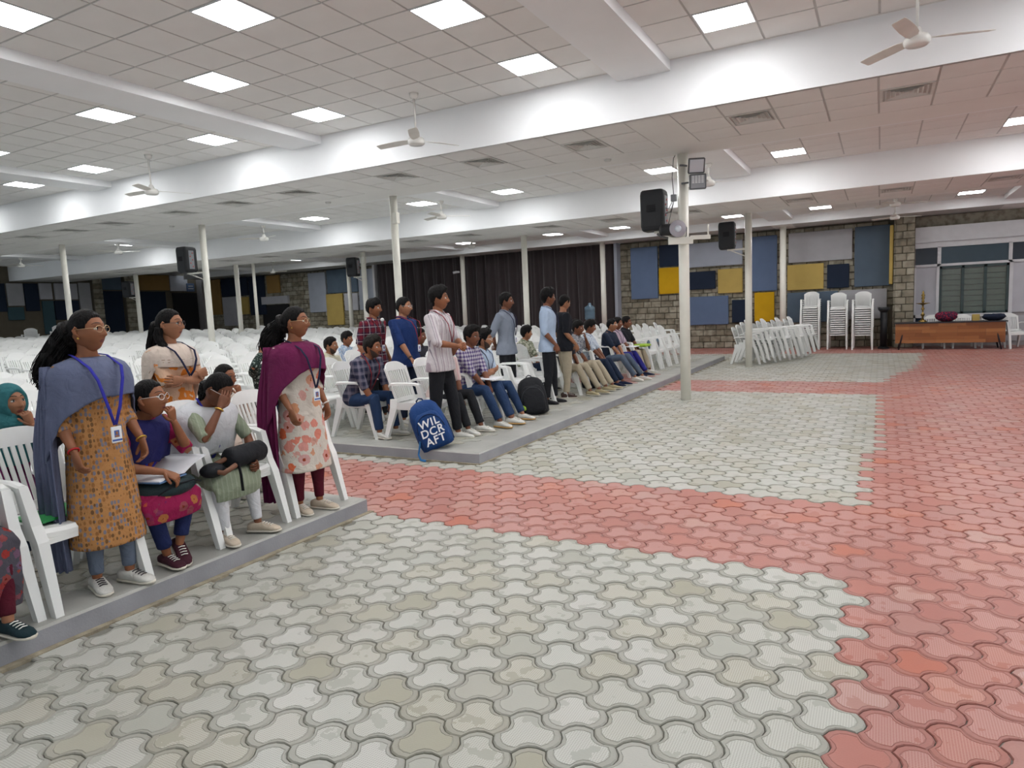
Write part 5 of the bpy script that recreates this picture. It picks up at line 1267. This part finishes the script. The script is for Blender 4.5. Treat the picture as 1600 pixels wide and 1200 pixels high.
# ================================================================ things carried, worn bags, papers
cloth_mat('bag_blue', (0.008, 0.050, 0.190), rough=.6); cloth_mat('bag_blue_dark', (0.006, 0.022, 0.075), rough=.7); cloth_mat('bag_black', (0.010, 0.011, 0.014), rough=.65); cloth_mat('bag_grey', (0.05, 0.055, 0.062), rough=.65)
cloth_mat('bag_teal', (0.016, 0.032, 0.036), rough=.6); cloth_mat('strap_light', (0.03, 0.16, 0.40)); mat('paper', (0.78, 0.79, 0.83), 0.7, var=0.02); mat('print_white', (0.75, 0.80, 0.84), 0.5, var=0)
mat('green_card', (0.03, 0.30, 0.08), 0.5); mat('pen_blue', (0.02, 0.09, 0.45), 0.3); mat('lime', (0.30, 0.48, 0.03), 0.6); mat('strap_brown', (0.15, 0.06, 0.03), 0.6); mat('cover_blue', (0.10, 0.20, 0.38), 0.5)
def rrect(w_, d_, r, n=5):
    out = []
    for cx, cy, a0 in ((w_/2-r, d_/2-r, 0), (-w_/2+r, d_/2-r, 90), (-w_/2+r, -d_/2+r, 180), (w_/2-r, -d_/2+r, 270)):
        for k in range(n): a = math.radians(a0 + 90*k/(n-1)); out.append((cx+r*math.cos(a), cy+r*math.sin(a)))
    return out
def backpack(label, loc, rot, W, D_, Hh, m1, m2, text=None, lime=False):
    """front faces local -Y"""
    t = thing('backpack', label, 'backpack', loc); t.rotation_euler = rot
    def body(W, D_, zs, y0=0.0):
        mb = MB(); rg = []
        for z, sw, sd in zs: rg.append([(x, y+y0, z*Hh) for x, y in rrect(W*sw, D_*sd, min(W*sw, D_*sd)*.42)])
        mb.loft(rg, True, 0, True); return mb
    body(W, D_, ((0, .80, .70), (.03, .95, .92), (.15, 1.0, 1.0), (.45, 1.0, 1.0), (.70, .95, .88), (.86, .82, .68), (.95, .60, .45), (1.0, .25, .2))).build('main_compartment', m1, t)
    fp = body(W*.80, D_*.40, ((.05, .85, .6), (.09, 1.0, .95), (.30, 1.02, 1.0), (.55, .98, .9), (.70, .80, .65), (.76, .5, .3)), -D_*.50); fp.build('front_pocket', m1, t)
    zp = MB()
    for sc, yy in ((.97, -.12), (.80, -.52)):
        pts = []
        for k in range(17):
            a = pi*k/16; pts.append((W*.5*sc*math.cos(a)*(1.0 if sc > .9 else .98), D_*yy - (.14*D_ if sc < .9 else 0), Hh*((.45 if sc > .9 else .38) + (.50 if sc > .9 else .33)*math.sin(a))))
        zp.tube(pts, .005, 6)
    zp.build('zip', m2, t)
    hd = MB(); hd.tube([(-.04, D_*.2, Hh*.95), (-.03, D_*.2, Hh*1.03), (.0, D_*.2, Hh*1.06), (.03, D_*.2, Hh*1.03), (.04, D_*.2, Hh*.95)], .008, 8); hd.build('top_handle', m2, t)
    for sd in (-1, 1):
        st = MB(); st.tube([(sd*W*.28, D_*.42, Hh*.88), (sd*W*.40, D_*.75, Hh*.70), (sd*W*.46, D_*.80, Hh*.40), (sd*W*.46, D_*.60, Hh*.15), (sd*W*.45, D_*.42, Hh*.05)], [(.025, .006)]*5, 8, up=(1, 0, 0)); st.build('shoulder_strap', m2, t)
    if text:
        cu = bpy.data.curves.new('t', 'FONT'); cu.body = text; cu.align_x = 'CENTER'; cu.size = 1.0; cu.space_line = .82; cu.space_character = 1.12; cu.extrude = .02; cu.offset = .018; cu.shear = .1
        q = bpy.data.objects.new('t', cu); COL.objects.link(q); dg = bpy.context.evaluated_depsgraph_get(); me = bpy.data.meshes.new_from_object(q.evaluated_get(dg)); bpy.data.objects.remove(q)
        sx = W*.66/2.1; M = Matrix.Translation((0, -D_*.735, Hh*.47)) @ Matrix.Rotation(pi/2, 4, 'X') @ Matrix.Diagonal((sx, sx*1.0, sx*.6, 1)); me.transform(M)
        # drape the print on the bulging pocket
        me.materials.append(MATS['print_white']); o = link('printed_letters', me, t)
    if lime:
        lm = MB(); lm.tube([(-W*.38, -D_*.60, Hh*.26), (-W*.36, -D_*.68, Hh*.20), (-W*.32, -D_*.66, Hh*.15)], [.02, .028, .015], 8); lm.build('tag', 'lime', t)
    return t
backpack('blue backpack printed with white letters WIL DCR AFT at the platform edge', (-4.0, 5.66, PH+.0), (math.radians(-8), math.radians(-20), math.radians(38)), .36, .20, .52, 'bag_blue', 'bag_blue_dark', 'WIL\nDCR\nAFT')
mb = MB(); mb.tube([(-4.08, 5.56, .36), (-4.12, 5.50, .20), (-4.13, 5.47, .06), (-4.09, 5.45, .015), (-4.02, 5.44, .012)], [(.012, .003)]*5, 8); tag(mb.build('bag_strap', 'strap_light'), 'light blue webbing strap hanging from the blue backpack over the kerb', 'strap')
backpack('black backpack standing before the empty chairs beside the light blue shirt', (-3.98, 7.86, PH), (math.radians(-10), math.radians(-8), math.radians(30)), .38, .24, .50, 'bag_black', 'bag_grey', None, True)
backpack('small black backpack on the ground between the smiling man and his neighbour', (-4.28, 10.62, PH), (math.radians(-6), 0, math.radians(40)), .28, .16, .34, 'bag_black', 'bag_grey', None, True)
# notebook and bag on the writing girl's lap
t = thing('bag', 'dark teal bag lying on the lap of the writing girl', 'bag', (-3.66, 2.36, .50), math.radians(6))
mb = MB(); mb.ball((0, 0, .07), (.19, .20, .075), 24, 12); mb.build('bag_body', 'bag_teal', t); mb = MB(); mb.tube([(.16, -.14, .06), (.18, -.05, .10), (.18, .08, .10), (.15, .16, .07)], .005, 6); mb.build('zip', 'bag_black', t)
t = thing('notebook', 'open white notebook on the lap of the writing girl', 'notebook', (-3.66, 2.40, .645), math.radians(16))
for sd in (-1, 1):
    mb = MB(); rg = []
    for k in range(7):
        v = k/6; y = sd*.20*v; z = .012*math.sin(v*pi*.9) + (.055*v if sd > 0 else -.012*v); rg.append([(-.135, y, z-.006), (.135, y, z-.006), (.135, y, z+.004), (-.135, y, z+.004)])
    mb.loft(rg, True, 0, False); mb.build('page', 'paper', t)
mb = MB(); mb.box(-.14, .14, -.205, 0.01, -.018, -.010); mb.build('cover', 'cover_blue', t)
t = thing('bag', 'black barrel-shaped bag on the knees of the girl in the white shawl', 'bag', (-3.57, 2.90, .60), math.radians(8))
mb = MB(); mb.tube([(0, -.16, .05), (0, -.15, .05), (0, -.13, .05), (0, .13, .05), (0, .15, .05), (0, .16, .05)], [.03, .055, .068, .068, .055, .03], 20); mb.build('bag_body', 'bag_black', t)
mb = MB(); mb.tube([(.06, -.13, .03), (.075, -.13, -.05), (.08, -.13, -.15)], [(.012, .003)]*3, 8); mb.build('strap', 'bag_black', t)
mb = MB(); mb.tube([(0, -.14, .06), (-.05, -.20, .03), (-.02, -.26, .0), (.06, -.25, -.01), (.07, -.16, .02)], .016, 8); mb.build('handle', 'strap_brown', t)
mb = MB(); mb.ball((-.04, -.24, .0), (.07, .08, .045), 14, 8); mb.build('side_pouch', 'bag_black', t)
mb = MB(); mb.box(-.11, .11, -.15, .15, 0, .012); o = tag(mb.build('folder', 'green_card', None, (-3.80, 1.86, PH+.425)), 'green folder lying on the slatted chair behind the grey shawl', 'folder'); o.rotation_euler.z = .2
mb = MB(); mb.cyl((-.07, 0, 0), (.07, 0, 0), .006, n=8); o = tag(mb.build('pen', 'pen_blue', None, (-4.36, 6.02, PH+.425)), 'blue pen on the empty chair left of the blue backpack', 'pen'); o.rotation_euler.z = .6
mb = MB(); mb.box(-.12, .12, -.16, .16, 0, .01); o = tag(mb.build('notebook', 'paper', None, (-4.20, 7.08, PH+.56)), 'white notebook on the lap of the man in purple checks', 'notebook'); o.rotation_euler = (0, .05, .2)
mb = MB(); mb.box(-.11, .11, -.15, .15, 0, .012); o = tag(mb.build('notebook', 'paper', None, (-4.24, 12.62, PH+.57)), 'white notebook held by the man in pale pink', 'notebook')
mb = MB(); mb.bbox(-.14, .14, -.18, .18, 0, .05, .015); tag(mb.build('bag', 'lime', None, (-4.2, 13.14, PH+.54)), 'lime green bag on the lap of the man at the far end of the row', 'bag')
t = thing('microphone', 'black microphone held up by the man in maroon plaid', 'microphone', (-5.60, 6.82, 1.42))
mb = MB(); mb.cyl((0, 0, -.14), (0, 0, 0), .012, .016, 10); mb.build('handle', 'rim_dark', t); mb = MB(); mb.ball((0, 0, .02), .025, 12, 8); mb.build('grille', 'vent_white', t)
# bottles standing on chair seats, water can by the curtain
mat('water', (0.10, 0.16, 0.22), 0.12); mat('bottle_label', (0.05, 0.05, 0.06), .5)
for (x, y, l) in ((-4.42, 14.3, 'first'), (-4.40, 14.9, 'second')):
    t = thing('bottle', f'{l} dark water bottle standing on an empty front row chair', 'bottle', (x, y, PH+.41)); mb = MB(); mb.lathe([(.032, 0), (.035, .01), (.035, .15), (.014, .19), (.014, .21)], 14); mb.build('bottle_body', 'water', t); mb = MB(); mb.lathe([(.036, .05), (.036, .12)], 14); mb.build('bottle_label', 'bottle_label', t); mb = MB(); mb.lathe([(.016, .21), (.016, .235)], 10); mb.build('cap', 'frame_white', t)
t = thing('water_dispenser', 'large blue water can on a stand in front of the dark curtain', 'dispenser', (-7.26, 18.0, PH))
mb = MB(); mb.lathe([(.16, 0), (.16, .95), (.13, .98)], 20); mb.build('stand', 'frame_white', t)
mb = MB(); mb.lathe([(.06, .97), (.15, 1.03), (.15, 1.10), (.143, 1.12), (.15, 1.14), (.15, 1.22), (.143, 1.24), (.15, 1.26), (.15, 1.36), (.05, 1.42), (.035, 1.48)], 24); mb.build('water_can', 'water', t)

# ================================================================ equipment on the poles
mat('speaker_black', (0.010, 0.011, 0.014), 0.55, bump=.2, bscale=200); mat('grille_black', (0.016, 0.017, 0.02), 0.7, bump=.4, bscale=400); mat('plate_grey', (0.22, 0.23, 0.25), .4); mat('red_led', (0.45, 0.08, 0.08), .4); mat('cable', (0.10, 0.10, 0.10), .6)
mat('flood_grey', (0.12, 0.13, 0.14), .4); mat('reflector', (0.70, 0.75, 0.82), .3, metal=.25, var=0); mat('flood_glass', (0.36, 0.37, 0.40), .2); mat('lens_mauve', (0.42, 0.40, 0.45), .15)
def speaker(loc, rz, label, s=1.0, px=None):
    """local +X points from the cabinet back to the pole"""
    t = thing('speaker', label, 'speaker', loc, rz); t.scale = (s, s, s)
    mb = MB(); rg = []
    for z, k in ((-.31, .80), (-.29, .90), (-.24, .97), (.24, 1.0), (.29, .95), (.31, .86)): rg.append([(x*k, y*k, z) for x, y in rrect(.37, .34, .06)])
    mb.loft(rg, True, 0, False); mb.build('cabinet', 'speaker_black', t)
    mb = MB(); mb.bbox(-.14, .14, .165, .185, -.26, .26, .008); mb.build('grille', 'grille_black', t)
    mb = MB(); mb.box(-.07, .07, -.172, -.165, -.03, .08); mb.build('handle_recess', 'black_gap', t)
    mb = MB(); mb.bbox(.178, .19, -.07, .07, -.22, .22, .004); mb.build('control_plate', 'plate_grey', t)
    mb = MB()
    for k in range(5): mb.cyl((.19, .03*(-1)**k, -.16+.08*k), (.198, .03*(-1)**k, -.16+.08*k), .016, n=8)
    mb.build('knobs', 'red_led', t)
    if px is not None:
        mb = MB(); mb.box(.0, px, -.02, .02, -.345, -.31); mb.cyl((.05, 0, -.33), (px, 0, -.50), .012, n=8); mb.build('bracket', 'pole_paint', t)
    return t
speaker((-3.06, 10.32, 2.90), 0, 'large black speaker hung left of the floodlight pole', .98, .40)
speaker((-3.02, 15.74, 2.92), .05, 'small black speaker on the pole before the pale blue panel', .95, .42)
speaker((-14.08, 10.3, 2.95), .0, 'black speaker with red lights on the pole left of the maroon shawl', .95, .58)
speaker((-13.78, 15.6, 2.95), .2, 'black speaker on the pole beside the left curtain edge', .9, .38)
speaker((-24.5, 15.4, 2.85), .2, 'dim black speaker on the pole by the dark left openings', .95, .45)
def floodlight(loc, rz, tilt, label, front):
    t = thing('floodlight', label, 'floodlight', loc, rz); t.rotation_euler = (tilt, 0, rz)
    mb = MB(); rg = []
    for y, k in ((-.05, 1.0), (-.02, 1.0), (.05, .8), (.07, .5)): rg.append([(x*k, y, z*k) for x, z in rrect(.24, .22, .02)])
    mb.loft(rg); mb.build('housing', 'flood_grey', t)
    mb = MB(); mb.bbox(-.10, .10, -.056, -.050, -.09, .09, .003); mb.build('front_glass', front, t)
    if front == 'flood_glass':
        mb = MB()
        for i in range(4):
            for j in range(5): mb.box(-.085+.044*i, -.085+.044*i+.034, -.059, -.056, -.02+.022*j, -.02+.022*j+.016)
        mb.build('led_grid', 'card', t)
    mb = MB(); mb.tube([(-.13, .0, 0), (-.18, .06, .0), (-.22, .08, 0)], .014, 8); mb.build('bracket', 'flood_grey', t)
floodlight((-2.40, 10.24, 3.48), math.radians(25), math.radians(20), 'upper floodlight with mirrored front on the cream pole', 'reflector')
floodlight((-2.38, 10.24, 3.24), math.radians(20), math.radians(4), 'lower floodlight with a grid of small lamps on the cream pole', 'flood_glass')
t = thing('spot_lamp', 'round mauve lensed spot lamp on the floodlight pole below the speaker', 'lamp', (-2.68, 10.16, 2.58), math.radians(28))
mb = MB(); mb.tube([(-.24, .02, 0), (-.22, .02, 0), (-.08, .0, 0), (-.05, 0, 0)], [.06, .085, .085, .06], 16); mb.build('motor_housing', 'speaker_black', t)
mb = MB(); mb.tube([(0, .02, 0), (0, -.03, 0), (0, -.09, 0), (0, -.10, 0)], [.05, .10, .125, .12], 24); mb.build('reflector', 'lens_mauve', t)
mb = MB(); mb.ball((0, -.10, 0), (.05, .03, .05), 14, 8); mb.build('bulb', 'reflector', t)
mb = MB(); mb.box(-.12, .24, -.03, .03, -.22, -.12); mb.box(.20, .50, -.02, .02, -.16, -.10); mb.cyl((.47, 0, -.10), (.47, 0, .05), .012, n=8); mb.build('mount', 'pole_paint', t)
mb = MB(); mb.tube([(.10, 0, .10), (.16, .03, .02), (.15, .02, -.10), (.10, 0, -.16)], .007, 6); mb.tube([(-.12, .05, -.12), (-.22, .03, -.10), (-.28, .02, -.05)], .018, 8); mb.build('cable', 'cable', t)
t = thing('junction_box', 'small grey junction box with cables beside the floodlight pole', 'box', (-2.75, 10.30, 3.06))
mb = MB(); mb.bbox(-.04, .04, -.03, .03, -.05, .05, .005); mb.build('box_body', 'plate_grey', t)
for pts in ([(0, 0, .05), (-.02, 0, .3), (.0, .02, .58), (.02, .03, .62)], [(-.02, 0, -.05), (-.08, 0, -.15), (-.16, 0, -.12)], [(0, 0, -.05), (-.05, 0, -.2), (-.13, -.02, -.22)], [(.0, 0, -.05), (-.06, -.02, -.30), (-.10, -.03, -.45)]):
    mb = MB(); mb.tube(pts, .006, 6); mb.build('cable', 'cable', t)
for (x, y, z, l) in ((-7.93, 10.24, 3.28, 'thick cream pole behind the dark blue shirt'), (-13.28, 15.52, 3.12, 'pole beside the left curtain edge')):
    mb = MB(); mb.bbox(-.05, .05, -.05, .05, -.10, .10, .006); tag(mb.build('pole_box', 'pole_paint', None, (x, y, z)), f'small cream box high on the {l}', 'box')
mb = MB(); mb.tube([(0, 0, 0), (-.12, -.06, .0), (-.22, -.10, -.02)], [.03, .045, .045], 10); tag(mb.build('camera_dome', 'frame_white', None, (-13.58, 21.1, 2.95)), 'small white security camera on a pole before the dark curtain', 'camera')

# ================================================================ far right: table, lamp, bundles
def wood():
    m, nt, b = _new('plank'); oi = N(nt, 'ShaderNodeObjectInfo'); tc = N(nt, 'ShaderNodeTexCoord'); mp = N(nt, 'ShaderNodeMapping'); mp.inputs['Scale'].default_value = (1.5, 14, 14); nt.links.new(tc.outputs['Object'], mp.inputs[0])
    nz = N(nt, 'ShaderNodeTexNoise', i_Scale=3.0, i_Detail=6.0); nt.links.new(mp.outputs[0], nz.inputs['Vector'])
    a = ramp(nt, oi.outputs['Random'], [(0, (0.26, 0.085, 0.02)), (.5, (0.36, 0.13, 0.035)), (1, (0.48, 0.20, 0.06))]); nt.links.new(mixc(nt, math_n(nt, 'MULTIPLY', nz.outputs['Fac'], .3), a, (0.12, 0.035, 0.01)), b.inputs['Base Color']); b.inputs['Roughness'].default_value = .35
wood()
t = thing('table', 'long table with a plank-clad wooden front before the windows', 'table', (0.36, 20.56, 0))
mb = MB(); mb.box(-.02, 2.42, -.04, .55, .68, .71); mb.build('table_top', 'rim_dark', t)
mb = MB(); mb.box(0, 2.38, 0, .02, .17, .69); mb.build('front_board', 'shoe_brown', t)
PLK = {}
for r_ in range(6):
    x = 0.0; rr = random.Random(50+r_)
    while x < 2.37:
        w_ = min(rr.choice((.32, .46, .60)), 2.38-x)
        if 2.38-x-w_ < .12: w_ = 2.38-x
        k = round(w_, 3)
        if k not in PLK: q = MB(); q.box(0, w_-.003, -.012, 0, 0, .085); PLK[k] = q.mesh('plank', 'plank')
        link('plank', PLK[k], t, (x, 0, .172+r_*.0868)); x += w_
for x, s_ in ((.22, -1), (2.16, 1)):
    mb = MB(); mb.cyl((x, .05, .68), (x+s_*.14, -.06, .0), .018, n=8); mb.cyl((x, .4, .68), (x+s_*.14, .5, .0), .018, n=8); mb.build('leg', 'rim_dark', t)
mat('brass', (0.30, 0.20, 0.06), .3, metal=.9, var=.2)
t = thing('oil_lamp', 'tall brass oil lamp standing behind the left end of the wooden table', 'lamp', (0.99, 20.95, 0.71))
for nm, pr in (('base', [(.10, 0), (.10, .02), (.05, .05), (.03, .08)]), ('stem', [(.022, .08), (.022, .14), (.05, .18), (.05, .20), (.02, .24), (.02, .30), (.045, .34), (.02, .38), (.02, .45)]), ('dish', [(.03, .44), (.06, .46), (.16, .485), (.165, .495), (.05, .50)]), ('finial', [(.02, .50), (.04, .54), (.02, .58), (.045, .62), (.025, .66), (.05, .70), (.02, .74), (.03, .76), (.005, .82)])):
    mb = MB(); mb.lathe(pr, 20); mb.build(nm, 'brass', t)
cloth_mat('cloth_bundle', (0.05, 0.02, 0.05), 'floral', (0.42, 0.02, 0.05), (0.30, 0.03, 0.08), scale=30)
def bundle(name, label, cat, loc, sx, sy, sz, m):
    mb = MB(); n = 24; rg = []
    for i in range(11):
        a = pi*i/10*.62 + .35; r0 = math.sin(a); z = -math.cos(a)
        rg.append([((1+.12*noise.noise(Vector((math.cos(b)*2, math.sin(b)*2, z*3+loc[0]))))*r0*sx*math.cos(b), (1+.1*noise.noise(Vector((math.cos(b)*2, math.sin(b)*2, z*3))))*r0*sy*math.sin(b), max(0, (z+.94)/1.94*sz*2*.62 + .02*noise.noise(Vector((b*3, z*3, 0))))) for b in [2*pi*k/n for k in range(n)]])
    mb.loft(rg, True, 0, True); return tag(mb.build(name, m, None, loc), label, cat)
bundle('cloth_heap', 'heap of red and dark patterned cloth on the wooden table', 'cloth', (1.51, 20.85, .71), .25, .18, .24, 'cloth_bundle')
bundle('bag', 'dark navy bag lying on the right end of the wooden table', 'bag', (2.52, 20.82, .71), .25, .18, .16, 't_navy')
mb = MB(); mb.bbox(-.08, .08, -.06, .06, 0, .16, .004); tag(mb.build('cardboard_box', 'p_tan', None, (2.16, 20.98, .71)), 'small brown cardboard box on the wooden table', 'box')
for x, y, a, l in ((1.25, 21.25, -pi/2, 'left'), (1.92, 21.22, -pi/2, 'middle'), (2.55, 21.3, -pi/2, 'right')): chair(x, y, 0, a, f'{l} one of three white armchairs behind the wooden table', None, True)
chair(2.98, 20.95, 0, -pi/2+.3, 'white armchair at the right end of the wooden table')
t = thing('stand', 'tall black pedestal stand between the chair stacks and the pilaster', 'stand', (.09, 21.1, 0))
for nm, pr in (('base', [(.14, 0), (.14, .03), (.09, .06)]), ('shaft', [(.085, .06), (.085, 1.0)]), ('head', [(.09, 1.0), (.14, 1.06), (.15, 1.12), (.10, 1.13)])): mb = MB(); mb.lathe(pr, 20); mb.build(nm, 'speaker_black', t)
t = thing('side_table', 'pale low table by the left stone pier behind the chairs', 'table', (-26.6, 16.6, 0))
mb = MB(); mb.box(-.4, .4, -.6, .6, .72, .75); mb.build('table_top', 'frame_white', t)
for x in (-.36, .36):
    for y in (-.55, .55): mb = MB(); mb.box(x-.02, x+.02, y-.02, y+.02, 0, .72); mb.build('leg', 'frame_white', t)
